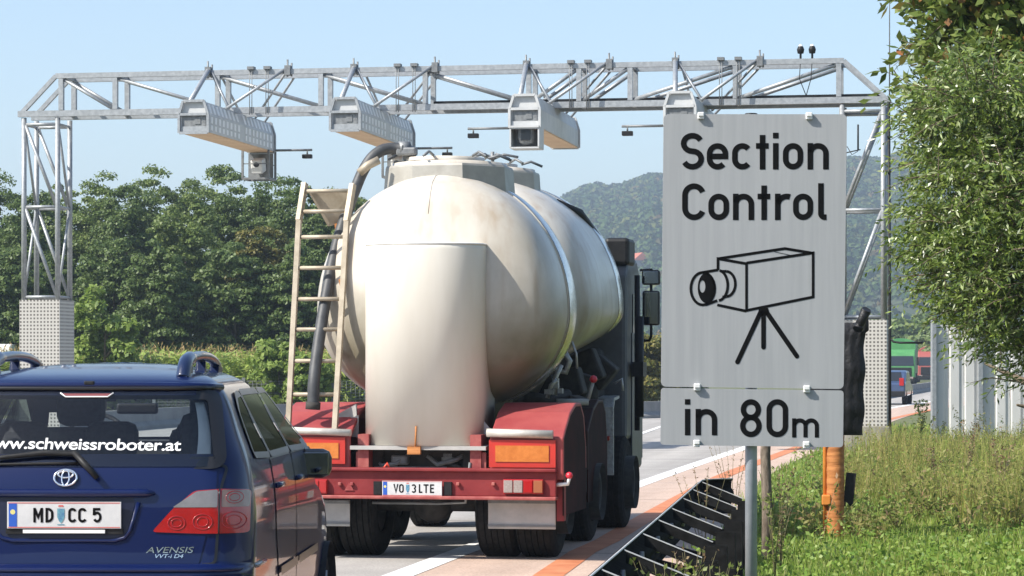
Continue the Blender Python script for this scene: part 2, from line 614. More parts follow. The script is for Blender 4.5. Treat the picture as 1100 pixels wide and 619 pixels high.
xs = np.linspace(-900, 1600, 126); ys = np.concatenate([np.linspace(HY0 - 5, HY1, 30), np.linspace(HY1 + 60, HY1 + 900, 8)])
hv = np.array([[x, y, hill_z(x, y) - .3] for y in ys for x in xs])
nx = len(xs)
hf = np.array([[j * nx + i, j * nx + i + 1, (j + 1) * nx + i + 1, (j + 1) * nx + i] for j in range(len(ys) - 1) for i in range(nx - 1)])
hillm = mat('hill_forest_floor', (.03, .045, .018), (.06, .075, .03), rough=1, scale=.05)
tag(np_mesh('hill', hv, hf, hillm, smooth=True), kind='structure')
# unseen rise added behind the camera to keep bright sky out of reflections
xs = np.linspace(-700, 700, 90); ys = np.linspace(-290, -45, 16)
hv = np.array([[x, y, 27 * math.sin(PI * min(1, (-45 - y) / 190) * .62) * (1 + .18 * math.sin(x * .05) + .1 * math.sin(x * .13 + y * .05)) - .2] for y in ys for x in xs])
nx = len(xs)
hf = np.array([[j * nx + i, j * nx + i + 1, (j + 1) * nx + i + 1, (j + 1) * nx + i] for j in range(len(ys) - 1) for i in range(nx - 1)])
tag(np_mesh('hill', hv, hf, hillm, smooth=True), kind='structure')

# crowns on the hill: uncountable far wood, one object
k = 9500; per = 46
yy_ = HY0 + 20 + (HY1 + 25 - HY0) * np.sqrt(rng.random(k)); xx_ = yy_ * rng.uniform(-.05, .235, k)
P = np.array([(x, y, hill_z(x, y)) for x, y in zip(xx_, yy_)])
rad = rng.uniform(2.0, 4.4, k)
D = rand_unit(k * per).reshape(k, per, 3); D[:, :, 2] = np.abs(D[:, :, 2]) * 1.1 - .25
Pq = P[:, None, :] + D * rad[:, None, None] * rng.uniform(.75, 1.08, (k, per, 1)) + np.array([0, 0, 2.4])
Nq = D.reshape(-1, 3) + rng.normal(size=(k * per, 3)) * .45; Nq /= np.linalg.norm(Nq, axis=1, keepdims=True)
sz = np.repeat(rad, per) * rng.uniform(.35, .8, k * per)
Vh, Fh = leaf_quads(Pq.reshape(-1, 3), Nq, rand_unit(k * per), sz, sz * .8)
farleaf = [leafmat('far_wood_' + nm, c_, trans=.1, rough=.8, spec=.1) for nm, c_ in (('deep', [(.024, .05, .016), (.045, .078, .024)]), ('green', [(.05, .085, .026), (.075, .115, .036)]), ('olive', [(.08, .10, .03), (.11, .125, .036)]), ('russet', [(.12, .08, .03), (.10, .09, .03)]))]
kind_ = rng.choice(4, k, p=[.42, .36, .17, .05])
tag(np_mesh('forest', Vh, Fh, farleaf, mi=np.repeat(kind_, per)), kind='stuff')

# ------------------------------------------------------------------ trees
bark = mat('bark', (.10, .075, .05), (.18, .145, .10), rough=.9, scale=6, stretch=(4, 4, .6), bump=.6)
tree_leaf = [
    leafmat('leaf_deep', [(.06, .10, .028), (.095, .145, .038), (.13, .185, .05), (.165, .22, .065)], .38),
    leafmat('leaf_mid', [(.08, .125, .034), (.125, .18, .045), (.17, .225, .06), (.21, .265, .075)], .38),
    leafmat('leaf_light', [(.07, .115, .025), (.11, .17, .035), (.15, .20, .045), (.18, .22, .06)], .3),
    leafmat('leaf_yellow', [(.10, .11, .02), (.16, .145, .03), (.19, .16, .035), (.08, .11, .03)], .3),
    leafmat('leaf_fresh', [(.12, .19, .035), (.18, .26, .045), (.23, .31, .06), (.27, .34, .09)], .4),
]


def crown_np(rx, rz, zc, nclump, per, leaf, clump_r, seed, low=.0):
    r_ = np.random.default_rng(seed)
    C = []
    while len(C) < nclump:
        p = r_.uniform(-1, 1, 3)
        d = np.linalg.norm(p)
        if d > 1 or d < .3: continue
        if p[2] < -.75 + low: continue
        C.append(p * np.array([rx, rx, rz]) * (.92 + .03 * r_.normal()))
    C = np.array(C) + np.array([0, 0, zc])
    cr = clump_r * r_.uniform(.6, 1.35, nclump)
    D = r_.normal(size=(nclump, per, 3)); D /= np.linalg.norm(D, axis=2, keepdims=True)
    D[:, :, 2] = np.where(D[:, :, 2] < -.3, -D[:, :, 2] * .6, D[:, :, 2])
    rr = cr[:, None, None] * r_.uniform(.55, 1.1, (nclump, per, 1))
    P = (C[:, None, :] + D * rr * np.array([1, 1, .75])).reshape(-1, 3)
    N = D.reshape(-1, 3) * .8 + r_.normal(size=(nclump * per, 3)) * .5 + np.array([0, 0, .25])
    N /= np.linalg.norm(N, axis=1, keepdims=True)
    U = r_.normal(size=N.shape)
    ln = leaf * r_.uniform(.6, 1.4, len(P))
    return leaf_quads(P, N, U, ln, ln * .65)


def trunk_mb(h, r0, spread, seed, n=7):
    r_ = random.Random(seed)
    mb = MB()
    path = [(0, 0, -.1)]; x = y = 0
    for k in range(1, 6):
        x += r_.uniform(-.05, .05) * h * .2; y += r_.uniform(-.05, .05) * h * .2
        path.append((x, y, h * k / 5))
    mb.tube(path, [r0 * (1.25 if k == 0 else 1 - .8 * k / 5) for k in range(6)], 9)
    for k in range(n):
        t = r_.uniform(.3, .9); a = r_.uniform(0, 6.28); i = int(t * 5)
        b = Vector(path[i]); L = spread * r_.uniform(.5, .95)
        q = b + Vector((math.cos(a) * L, math.sin(a) * L, L * r_.uniform(.4, .9)))
        m_ = b.lerp(q, .5) + Vector((0, 0, .12 * L))
        mb.tube([b, m_, q], [r0 * .45, r0 * .28, r0 * .08], 6)
    return mb


def tree(name, loc, h, rx, kind, seed, label, cat='tree', group=None, nclump=46, per=170, leaf=.3, scale=1.0, trunk_r=None, low=0.0, zc=None, rz=None, cr=.3):
    root = empty(name, loc, random.uniform(0, 6.28), label, cat, group)
    rz = rz or h * .44
    zc = zc or (h - rz * 1.02)
    V, Fq = crown_np(rx, rz, zc, nclump, per, leaf, min(rx, rz) * cr, seed, low)
    np_mesh('crown', V, Fq, tree_leaf[kind], root)
    trunk_mb(zc + rz * .35, trunk_r or max(.05, h * .02), rx * .8, seed).build('trunk', bark, root)
    return root


# tree line behind the corn; every tree a thing (labels by shape and neighbours)
TL = [  # px, top py, Y, radius, kind, label
    (-18, 188, 118, 2.6, 0, 'dark broad tree cut by the left edge of the photo behind the gantry pillar'),
    (30, 218, 112, 1.9, 0, 'low dark tree behind the lattice of the left gantry pillar'),
    (62, 208, 122, 2.1, 1, 'mid green tree just right of the left gantry pillar, in the back row'),
    (100, 197, 120, 2.3, 1, 'bushy mid green tree between the gantry pillar and the treeline dip, with pale top'),
    (138, 204, 116, 2.0, 0, 'dark round tree behind the bright young shrub'),
    (165, 190, 122, 2.2, 1, 'mid green tree with rounded top left of the tall pointed tree'),
    (200, 215, 110, 2.0, 1, 'front row mid green tree with full skirt above the corn field'),
    (228, 190, 124, 2.6, 1, 'tall pointed tree that tops the treeline below the leftmost sensor box'),
    (262, 186, 122, 2.2, 0, 'tall dark tree under the leftmost camera housing of the gantry'),
    (283, 246, 108, 1.7, 3, 'yellowing tree with golden leaves in the treeline'),
    (250, 262, 106, 1.6, 0, 'small dark green tree in front of the golden one, above the corn'),
    (303, 196, 120, 2.3, 0, 'dark tree left of the truck ladder, in the back row'),
    (335, 208, 116, 2.2, 0, 'dark tree seen between the rungs of the truck ladder'),
    (372, 212, 118, 2.2, 1, 'mid green tree mostly hidden behind the pale tank'),
    (120, 262, 107, 1.7, 0, 'short dark tree filling the gap behind the young shrub'),
    (320, 262, 106, 1.7, 0, 'short dark tree low behind the truck ladder'),
    (170, 268, 105, 1.6, 0, 'short dark tree between young shrub and full skirted tree'),
    (8, 275, 106, 1.7, 0, 'short dark tree at the far left edge above the car roof'),
    (60, 280, 108, 1.6, 0, 'short dark tree peeking right beside the perforated pillar base'),
]
for k, (px, py, Y, rx, kd, lab) in enumerate(TL):
    p = W(px, py, Y)
    h = p.z * 1.07
    tree('broadleaf_tree', (p.x, Y, 0), h, rx, kd, 100 + k, lab, group='trees in the line behind the corn field', leaf=.135, nclump=260, per=165, low=-.25, cr=.2, rz=h * .5, zc=h * .5)

BUSH = [  # px, top py, Y, radius, kind, label
    (112, 296, 92, 1.25, 4, 'bright green young shrub beside the left gantry pillar'),
    (300, 364, 91, .95, 4, 'bright shrub between the blue car roof and the truck ladder'),
    (330, 380, 90, .8, 4, 'low bright shrub right behind the truck ladder'),
    (700, 352, 108, 1.5, 3, 'yellow green bush seen between truck mirror and sign'),
    (722, 372, 112, 1.6, 2, 'light green bush partly hidden by the left edge of the sign'),
    (668, 362, 110, 1.6, 1, 'mid green bush mostly hidden behind the truck cab'),
    (968, 338, 300, 4.2, 1, 'mid green tree above the far trucks, left of the grey panel wall'),
    (995, 330, 320, 5.0, 2, 'light green tree above the far trucks, touching the grey panel wall'),
    (940, 345, 280, 4.0, 2, 'light green tree seen through the right gantry pillar lattice'),
    (915, 350, 290, 4.2, 1, 'dull green tree seen between sign edge and right gantry pillar'),
    (1020, 345, 260, 4.0, 1, 'mid green tree behind the grey panel wall'),
]
for k, (px, py, Y, rx, kd, lab) in enumerate(BUSH):
    p = W(px, py, Y); h = p.z
    tree('shrub' if Y < 200 else 'broadleaf_tree', (p.x, Y, 0), h, rx, kd, 300 + k, lab, 'shrub' if Y < 200 else 'tree', leaf=.2 if Y < 200 else .55, nclump=50, per=150, low=-.3, rz=h * .52, zc=h * .5)

# ------------------------------------------------------------------ corn field (stuff)
cornm = leafmat('corn_leaf', [(.22, .31, .06), (.30, .39, .08), (.35, .42, .10), (.40, .45, .14)], .3)
tassel = leafmat('corn_tassel', [(.28, .20, .08), (.34, .25, .10), (.32, .22, .11)], .2, .8)
Vs, Fs, Ms = [], [], []
npl = 4200
cx = rng.uniform(-26, -4, npl); cy = 93 + 14 * rng.random(npl) ** 1.5
hh = 2.05 + .12 * rng.normal(size=npl)
nl = 11
tz = np.tile(np.linspace(.12, .92, nl), (npl, 1)) + rng.uniform(-.03, .03, (npl, nl))
az = rng.uniform(0, 6.28, (npl, 1)) + np.arange(nl)[None] * 2.6 + rng.normal(size=(npl, nl)) * .4
Pc = np.stack([cx[:, None] + np.cos(az) * .24, cy[:, None] + np.sin(az) * .24, tz * hh[:, None] + .1], axis=2).reshape(-1, 3)
U = np.stack([np.cos(az), np.sin(az), rng.uniform(-.5, .7, az.shape)], axis=2).reshape(-1, 3)
N = np.cross(U, np.array([0, 0, 1.])); N = np.cross(N, U) + rand_unit(len(U)) * .5
N /= np.linalg.norm(N, axis=1, keepdims=True)
V1, F1 = leaf_quads(Pc, N, U, rng.uniform(.45, .8, len(Pc)), rng.uniform(.07, .13, len(Pc)))
nt_ = 1
Pt = np.stack([np.repeat(cx, nt_) + rng.normal(size=npl * nt_) * .05, np.repeat(cy, nt_) + rng.normal(size=npl * nt_) * .05, np.repeat(hh, nt_) + rng.uniform(-.05, .3, npl * nt_)], axis=1)
Ut = np.tile([0, 0, 1.], (len(Pt), 1)) + rng.normal(size=(len(Pt), 3)) * .4
V2, F2 = leaf_quads(Pt, rand_unit(len(Pt)), Ut, rng.uniform(.14, .24, len(Pt)), rng.uniform(.025, .05, len(Pt)))
o = np_mesh('corn_crop', np.vstack([V1, V2]), np.vstack([F1, F2 + len(V1)]), [cornm, tassel], mi=np.concatenate([np.zeros(len(F1)), np.ones(len(F2))]))
tag(o, kind='stuff')

# ------------------------------------------------------------------ verge grass and weeds
def in_verge(P):
    """right of the pavement edge"""
    er = np.array([p[:] for p in EDGE_R])
    ex = np.interp(P[:, 1], er[:, 1], er[:, 0])
    return P[:, 0] - ex


def blades(n, xr, yr, hr, wr, cond=None, lean=.35, zoff=0, seed=1, dens=None):
    r_ = np.random.default_rng(seed)
    y = yr[0] * (yr[1] / yr[0]) ** r_.random(n)
    P = np.stack([xr[0] + (xr[1] - xr[0]) * r_.random(n), y, np.zeros(n)], axis=1)
    P[:, 0] = P[:, 1] * (xr[0] + (xr[1] - xr[0]) * r_.random(n))
    d = in_verge(P)
    P = P[d > .12 + .1 * r_.normal(size=n)]
    if cond is not None: P = P[cond(P)]
    n = len(P)
    a = r_.uniform(0, 6.28, n)
    h = r_.uniform(*hr, n) * (1 + .35 * smooth_noise3(P, .9, seed))
    w = r_.uniform(*wr, n) * (.6 + P[:, 1] / 40)
    l = lean * h * r_.uniform(.1, 1.2, n)
    dx, dy = np.cos(a), np.sin(a)
    b = r_.uniform(0, 6.28, n)
    sx, sy = np.cos(b) * w / 2, np.sin(b) * w / 2
    z0 = np.zeros(n)
    A = P + np.stack([sx, sy, z0], 1); B = P - np.stack([sx, sy, z0], 1)
    M_ = P + np.stack([dx * l * .35, dy * l * .35, h * .6], 1)
    C = M_ - np.stack([sx * .7, sy * .7, z0], 1); D = M_ + np.stack([sx * .7, sy * .7, z0], 1)
    T = P + np.stack([dx * l, dy * l, h], 1)
    V = np.stack([A, B, C, D, T + np.stack([sx * .1, sy * .1, z0], 1), T - np.stack([sx * .1, sy * .1, z0], 1)], 1).reshape(-1, 3)
    i = np.arange(n)[:, None] * 6
    Fq = np.vstack([i + np.array([[0, 1, 2, 3]]), i + np.array([[3, 2, 5, 4]])])
    return V, Fq


grassm = leafmat('grass_blade', [(.12, .21, .028), (.18, .29, .04), (.24, .35, .055), (.32, .40, .085), (.42, .42, .18)], .35, patch=(.7, (.84, .78, .66)))
V, Fq = blades(230000, (-.02, .24), (12, 75), (.05, .16), (.006, .013), seed=3)
tag(np_mesh('verge_grass', V, Fq, grassm), kind='stuff')
drym = leafmat('dry_weed_stem', [(.18, .25, .045), (.25, .30, .06), (.32, .31, .09), (.38, .31, .14)], .35, .8, patch=(.9, (.85, .74, .62)))
V, Fq = blades(26000, (.115, .24), (25.5, 58), (.22, .62), (.004, .008), cond=lambda P: smooth_noise3(P, .55, 11) + (P[:, 0] - P[:, 1] * .145) * .3 > .1, lean=.45, seed=5)
# seed heads and small leaves of the dry weeds
k = rng.choice(len(V) // 6, min(16000, len(V) // 6), replace=False)
tips = V.reshape(-1, 6, 3)[k][:, 4, :]; mids = V.reshape(-1, 6, 3)[k][:, 2, :]
t = rng.random((len(k), 1)) * .7 + .3
Pl = mids + (tips - mids) * t + rng.normal(size=(len(k), 3)) * .025
Vl, Fl = leaf_quads(Pl, rand_unit(len(k)), rand_unit(len(k)), rng.uniform(.025, .06, len(k)), rng.uniform(.008, .02, len(k)))
tag(np_mesh('dry_weeds', np.vstack([V, Vl]), np.vstack([Fq, Fl + len(V)]), drym), kind='stuff')
# broad-leaved ground cover
k = 60000
y = 12 * (60 / 12) ** rng.random(k)
Pg = np.stack([y * rng.uniform(-.02, .24, k), y, rng.uniform(.02, .16, k)], 1)
Pg = Pg[in_verge(Pg) > .15]
Pg[:, 2] *= (1 + 1.6 * smooth_noise3(Pg, 1.3, 21)).clip(.2, 3.2)
Nn = rand_unit(len(Pg)) * .7 + np.array([-.1, -.2, .6]); Nn /= np.linalg.norm(Nn, axis=1, keepdims=True)
Vl, Fl = leaf_quads(Pg, Nn, rand_unit(len(Pg)), rng.uniform(.03, .075, len(Pg)), rng.uniform(.015, .04, len(Pg)))
herbm = leafmat('herb_leaf', [(.11, .20, .03), (.17, .28, .04), (.23, .33, .055), (.30, .38, .09)], .35, patch=(1.1, (.7, .76, .6)))
tag(np_mesh('herbs', Vl, Fl, herbm), kind='stuff')


# taller rank weeds in clumps: uncountable ground cover
r_ = np.random.default_rng(77)
k = 420
y = 26 * (60 / 26) ** r_.random(k)
P = np.stack([y * r_.uniform(.03, .24, k), y, np.zeros(k)], 1)
P = P[(in_verge(P) > .5)]
P = P[r_.random(len(P)) < .25 + .75 * ((P[:, 0] / P[:, 1] - .08) / .12).clip(0, 1)]
VV, FF, o_ = [], [], 0
for p in P:
    hgt = r_.uniform(.28, .62) * (1 + .35 * ((p[1] - 20) / 40)); ns = r_.integers(3, 7)
    for s_ in range(ns):
        d = np.array([r_.normal() * .35, r_.normal() * .35, 1.0]); h = hgt * r_.uniform(.6, 1.1)
        t = np.linspace(0, 1, 5)[:, None]
        ctr = p + d * t * h + np.array([d[0], d[1], -.3]) * (t ** 2) * .18 * h
        w = .006 * (1 - .7 * t); sd = np.array([-d[1], d[0], 0]); sd = sd / (np.linalg.norm(sd) + 1e-6)
        v_ = np.concatenate([ctr + sd * w, ctr - sd * w]); f_ = np.array([[i, i + 1, i + 6, i + 5] for i in range(4)])
        VV.append(v_); FF.append(f_ + o_); o_ += len(v_)
        m_ = r_.integers(12, 26); tt = r_.uniform(.2, 1.02, (m_, 1)); c_ = p + d * tt * h + np.array([d[0], d[1], -.3]) * (tt ** 2) * .18 * h
        u_ = r_.normal(size=(m_, 3)) + np.array([0, 0, .3]); u_ /= np.linalg.norm(u_, axis=1, keepdims=True)
        ln = r_.uniform(.03, .09, m_); n_ = r_.normal(size=(m_, 3)); n_ /= np.linalg.norm(n_, axis=1, keepdims=True)
        v_, f_ = leaf_quads(c_ + u_ * ln[:, None] * .5, n_, u_, ln, ln * r_.uniform(.25, .5, m_))
        VV.append(v_); FF.append(f_ + o_); o_ += len(v_)
tallm = leafmat('rank_weed', [(.13, .19, .04), (.19, .25, .05), (.25, .26, .08), (.30, .25, .11), (.22, .30, .06), (.34, .22, .14)], .35, .7, patch=(.5, (.9, .8, .7)))
tag(np_mesh('rank_weeds', np.vstack(VV), np.vstack(FF), tallm), kind='stuff')


# ------------------------------------------------------------------ near trees on the right (twig based)
def twig_crown(centers, radii, ntwig, leaves_per, ln, wd, twl, droop, seed, mask=None):
    """leafy twigs through ellipsoids: returns leaf V,F and twig tube MB"""
    r_ = np.random.default_rng(seed)
    Vs, Fs, off = [], [], 0
    tw = MB()
    w = np.array([r[0] * r[1] * r[2] for r in radii]) ** .66; w /= w.sum()
    for k in range(ntwig):
        i = r_.choice(len(centers), p=w)
        d = r_.normal(size=3); d /= np.linalg.norm(d)
        if d[2] < -.5: d[2] *= -.5
        q = r_.uniform(.45, 1.02) ** .6
        base = np.array(centers[i]) + d * np.array(radii[i]) * q
        out = d * np.array([1, 1, .5]) + r_.normal(size=3) * .45 + np.array([0, 0, .25])
        out /= np.linalg.norm(out)
        L = twl * r_.uniform(.6, 1.3)
        s = np.linspace(0, 1, leaves_per)
        C = base + out * (s[:, None] - .4) * L + np.array([0, 0, -droop]) * (s[:, None] ** 2) * L
        T = out + np.array([0, 0, -droop * 2]) * s[:, None]
        T /= np.linalg.norm(T, axis=1, keepdims=True)
        sd = r_.normal(size=(leaves_per, 3)); sd -= T * np.sum(sd * T, 1, keepdims=True); sd /= np.linalg.norm(sd, axis=1, keepdims=True)
        U = T * .75 + sd * .75 + np.array([0, 0, -.25])
        N = np.cross(U, r_.normal(size=(leaves_per, 3))) + np.array([0, -.15, .35])
        N /= np.linalg.norm(N, axis=1, keepdims=True)
        l_ = ln * r_.uniform(.6, 1.25, leaves_per)
        V, F_ = leaf_quads(C + U * l_[:, None] * .5, N, U, l_, wd * r_.uniform(.7, 1.3, leaves_per))
        Vs.append(V); Fs.append(F_ + off); off += len(V)
        if k % 3 == 0: tw.tube([C[0], C[len(C) // 2], C[-1]], [.006, .004, .002], 4, caps=False)
    return np.vstack(Vs), np.vstack(Fs), tw


willowm = leafmat('willow_leaf', [(.045, .08, .016), (.095, .155, .028), (.16, .23, .04), (.24, .31, .06), (.15, .21, .04), (.42, .46, .24)], .3, .32, .7)
maplem = leafmat('maple_leaf', [(.07, .12, .02), (.11, .17, .032), (.15, .2, .04), (.19, .24, .055), (.22, .27, .07), (.17, .22, .05), (.13, .18, .04), (.16, .21, .05), (.12, .17, .035), (.33, .13, .05)], .35, .42, .5)
WY = 22.0
wc = W(1085, 250, WY)
wt = empty('willow_tree', (wc.x + .55, WY + .6, 0), 0, 'large willow with narrow silvery leaves overhanging the right side of the verge', 'tree')
cen, rad = [], []
for (px, py, dy, r) in ((1075, 150, 0, .62), (1050, 205, -.2, .55), (1020, 235, .1, .42), (1060, 270, -.3, .6), (1022, 292, 0, .36), (1092, 335, -.1, .5), (1062, 330, .1, .42), (1100, 220, -.4, .75), (1030, 130, -.1, .42), (1060, 105, -.6, .5), (1000, 128, .0, .3), (1005, 165, .2, .3), (1105, 385, 0, .36), (1085, 365, -.1, .3), (1130, 300, -.3, .9), (1150, 180, 0, .9), (1000, 262, .1, .28), (1165, 385, .2, .5), (1190, 250, .5, 1.0)):
    p = W(px, py, WY + dy)
    cen.append((p.x - wt.location.x, p.y - wt.location.y, p.z)); rad.append((r * 1.0, r * 1.3, r * .95))
V, Fq, tw = twig_crown(cen, rad, 3300, 22, .068, .019, .42, .28, 31)
np_mesh('crown', V, Fq, willowm, wt)
tr = trunk_mb(3.6, .13, .7, 5, 5)
tr.v += []
o_ = len(tr.v); tr.add(tw.v, tw.f, 0, True)
tr.build('trunk', bark, wt, fix=False)

mp_ = W(1110, 40, WY + 2.2)
mt = empty('maple_tree', (mp_.x + .5, WY + 2.4, 0), 0, 'tall broad leaved tree with a few reddened leaves rising above the willow', 'tree')
cen, rad = [], []
for (px, py, dy, r) in ((1075, 118, -.4, .55), (1040, 108, -.3, .4), (1085, 20, 0, .62), (1045, 40, -.2, .5), (1020, 5, .1, .42), (1060, 95, -.3, .5), (1110, 80, -.2, .75), (1010, 75, .2, .38), (1060, -40, 0, .7), (1130, -30, 0, 1.0), (1100, -110, .2, .9), (1180, 20, .3, 1.1), (1170, -120, .4, 1.0), (1190, 120, .4, .9)):
    p = W(px, py, WY + 2.0 + dy)
    cen.append((p.x - mt.location.x, p.y - mt.location.y, p.z)); rad.append((r, r * 1.2, r * .9))
V, Fq, tw = twig_crown(cen, rad, 1500, 14, .12, .062, .5, .15, 37)
np_mesh('crown', V, Fq, maplem, mt)
tr = trunk_mb(5.6, .15, 1.3, 9, 12)
tr.add(tw.v, tw.f, 0, True)
tr.build('trunk', bark, mt, fix=False)
# ------------------------------------------------------------------ gantry across the carriageway
GA = R(10.1)
gx0 = Vector((7.48, 53.8, 0)); gdir = Vector((math.cos(GA), -math.sin(GA), 0)); GL = 18.13
groot = gx0 - gdir * GL
gantry = empty('toll_gantry', groot, -GA, 'galvanised steel lattice gantry spanning the carriageway', 'gantry')


def glocal(px, ly):
    """gantry-local x whose point (x, ly) shows at photo column px"""
    t = (px - HX) / F
    ox, oy = groot.x + math.sin(GA) * ly, groot.y + math.cos(GA) * ly
    return (t * oy - ox) / (math.cos(GA) + t * math.sin(GA))


ZT, ZB, DP = 7.84, 7.05, .8
c = MB()
xl, xr = .78, GL - .86          # ends of the top chord (chamfered corners)
for y in (0, DP):
    c.beam((xl, y, ZT), (xr, y, ZT), .09, .105)
    c.beam((-.05, y, ZB), (GL + .05, y, ZB), .10, .125)
    c.beam((xl, y, ZT), (0, y, ZB), .085, .085)
    c.beam((xr, y, ZT), (GL, y, ZB), .085, .085)
c.build('chords', galv, gantry)
xs_v = [glocal(p, 0) for p in (66, 124, 234, 345, 457, 568, 622, 677, 790, 901)]
for x in xs_v:
    v = MB()
    for y in (0, DP):
        v.beam((x, y, ZB + .07), (x, y, ZT - .06), .1, .1)
    v.beam((x, .05, ZT), (x, DP - .05, ZT), .07, .07); v.beam((x, .05, ZB + .02), (x, DP - .05, ZB + .02), .07, .07)
    v.build('post', galv, gantry)
dg = MB()
for i, (a, b, up) in enumerate(((66, 124, 0), (124, 234, 0), (234, 345, 0), (345, 457, 0), (457, 568, 0), (568, 622, 1), (622, 677, 1), (677, 790, 1), (790, 901, 1))):
    xa, xb = glocal(a, 0), glocal(b, 0)
    for y in (0.02, DP - .02):
        if up: dg.tube([(xa + .06, y, ZB + .08), (xb - .06, y, ZT - .08)], .042, 8)
        else: dg.tube([(xa + .06, y, ZT - .08), (xb - .06, y, ZB + .08)], .036, 8)
dg.build('diagonals', galv, gantry)
wk = MB()
wk.box(((xs_v[4] + GL) / 2, DP / 2, ZB + .105), (GL - xs_v[4] - .3, DP - .2, .05))
wk.build('cable_tray', blackp, gantry)


def perforated(name, c1, c2, pitch):
    m = mat(name, c1, rough=.55)
    nt = m.node_tree; b = nt.nodes['Principled BSDF']
    tc = nt.nodes.new('ShaderNodeTexCoord')
    sp = nt.nodes.new('ShaderNodeSeparateXYZ'); nt.links.new(tc.outputs['Object'], sp.inputs[0])
    ad = nt.nodes.new('ShaderNodeMath'); nt.links.new(sp.outputs[0], ad.inputs[0]); nt.links.new(sp.outputs[1], ad.inputs[1])
    def f(sock):
        q = nt.nodes.new('ShaderNodeMath'); q.operation = 'PINGPONG'; q.inputs[1].default_value = pitch / 2
        nt.links.new(sock, q.inputs[0])
        l = nt.nodes.new('ShaderNodeMath'); l.operation = 'GREATER_THAN'; l.inputs[1].default_value = pitch * .24
        nt.links.new(q.outputs[0], l.inputs[0]); return l.outputs[0]
    a = nt.nodes.new('ShaderNodeMath'); a.operation = 'MULTIPLY'
    nt.links.new(f(ad.outputs[0]), a.inputs[0]); nt.links.new(f(sp.outputs[2]), a.inputs[1])
    mx = nt.nodes.new('ShaderNodeMix'); mx.data_type = 'RGBA'
    mx.inputs[6].default_value = (*c1, 1); mx.inputs[7].default_value = (*c2, 1)
    nt.links.new(a.outputs[0], mx.inputs[0]); nt.links.new(mx.outputs[2], b.inputs['Base Color'])
    return m


perf = perforated('perforated_sheet', (.46, .44, .40), (.10, .09, .08), .075)
plinthm = mat('weathered_concrete', (.20, .185, .155), (.30, .28, .24), rough=.9, scale=3, detail=8)


def leg_tower(x0, x1, zbox, zpl, mirror):
    """lattice leg: four posts, horizontals, diagonals, perforated base box, concrete plinth"""
    t = MB(); w = x1 - x0
    for x in (x0 + .05, x1 - .05):
        for y in (.02, DP - .02):
            t.tube([(x, y, zbox), (x, y, ZB - .08)], .055, 10)
    zm = (zbox + ZB) / 2
    for z in (zm, ZB - .22, zbox + .06):
        for y in (.02, DP - .02): t.tube([(x0 + .05, y, z), (x1 - .05, y, z)], .035, 8)
        for x in (x0 + .05, x1 - .05): t.tube([(x, .02, z), (x, DP - .02, z)], .03, 8)
    for (z0, z1) in ((zbox + .08, zm), (zm, ZB - .2)):
        a, b = (x1 - .07, x0 + .07)
        if mirror: a, b = b, a
        for y in (.02, DP - .02): t.tube([(a, y, z0), (b, y, z1)], .04, 8)
    for x in (x0 + .05, x1 - .05): t.tube([(x, .04, zbox + .1), (x, DP - .04, zm)], .03, 8); t.tube([(x, DP - .04, zm), (x, .04, ZB - .2)], .03, 8)
    t.build('lattice_leg', galv, gantry)
    b = MB(); b.box(((x0 + x1) / 2, DP / 2, (zbox + zpl) / 2), (w + .04, DP + .12, zbox - zpl))
    b.build('perforated_base', perf, gantry)
    b = MB(); b.box(((x0 + x1) / 2, DP / 2, zpl / 2 - .03), (w + .16, DP + .24, zpl + .055), bev=.02)
    b.build('plinth', plinthm, gantry)


leg_tower(glocal(23, 0), glocal(64, 0), 3.13, .45, False)
leg_tower(GL - .95, GL - .03, 2.66, .54, True)
cab = MB()
cab.tube([(GL + .05, -.05, .5), (GL + .05, -.05, 2.55), (GL + .03, -.03, 7.0)], .03, 8)
cab.tube([(GL + .05, -.05, 2.3), (GL + .12, -.05, 2.22), (GL + .25, -.1, 2.2), (GL + .7, -.1, 2.2)], .022, 8)
for z in (3.2, 4.0, 4.8, 5.6, 6.3): cab.box((GL + .04, -.05, z), (.09, .09, .03))
cab.build('cable', blackp, gantry)
ant = MB(); ant.tube([(GL + .04, .1, 6.9), (GL + .04, .1, 9.2), (GL + .04, .1, 11.5)], [.016, .011, .006], 6); ant.build('whip_antenna', galvd, gantry)
at2 = MB(); xx = glocal(922, 0)
at2.tube([(xx, -.1, 6.05), (xx, -.1, 6.55)], .02, 6); at2.tube([(xx - .22, -.08, 6.12), (xx - .12, -.09, 5.95), (xx, -.1, 6.02)], .008, 5); at2.tube([(xx - .3, -.06, 5.98), (xx + .05, -.1, 6.05)], .012, 5)
at2.build('rod_antenna', blackp, gantry)
for px in (860, 872.5):
    x = glocal(px, 0); q = MB()
    q.tube([(x, 0, ZT + .05), (x, 0, ZT + .2)], .022, 8)
    q.lathe([(.01, ZT + .15), (.06, ZT + .16), (.075, ZT + .24), (.05, ZT + .3), (.0, ZT + .32)], (x, 0, 0), n=14)
    d = q.build('dome_camera', blackp, gantry)
    q = MB(); q.lathe([(.045, ZT + .303), (.03, ZT + .335), (0, ZT + .345)], (x, 0, 0), n=12); q.build('camera_cap', white, d)
    q = MB(); q.tube([(x, -.03, ZT), (x - .02, -.05, ZT - .35), (glocal(866, 0), 0, ZB + .1)], .009, 5); q.build('cable', blackp, gantry)

# four sensor housings hung under the gantry: things of their own (hang from it)
slotm = mat('grey_slot', (.40, .41, .42), rough=.5, metal=.3)
hous = mat('housing_white', (.44, .45, .45), (.53, .535, .53), rough=.45, scale=3)
under = mat('underside_board', (.62, .42, .26), (.72, .52, .34), rough=.7, scale=4)
lensm = mat('dark_lens', (.02, .024, .03), rough=.08)


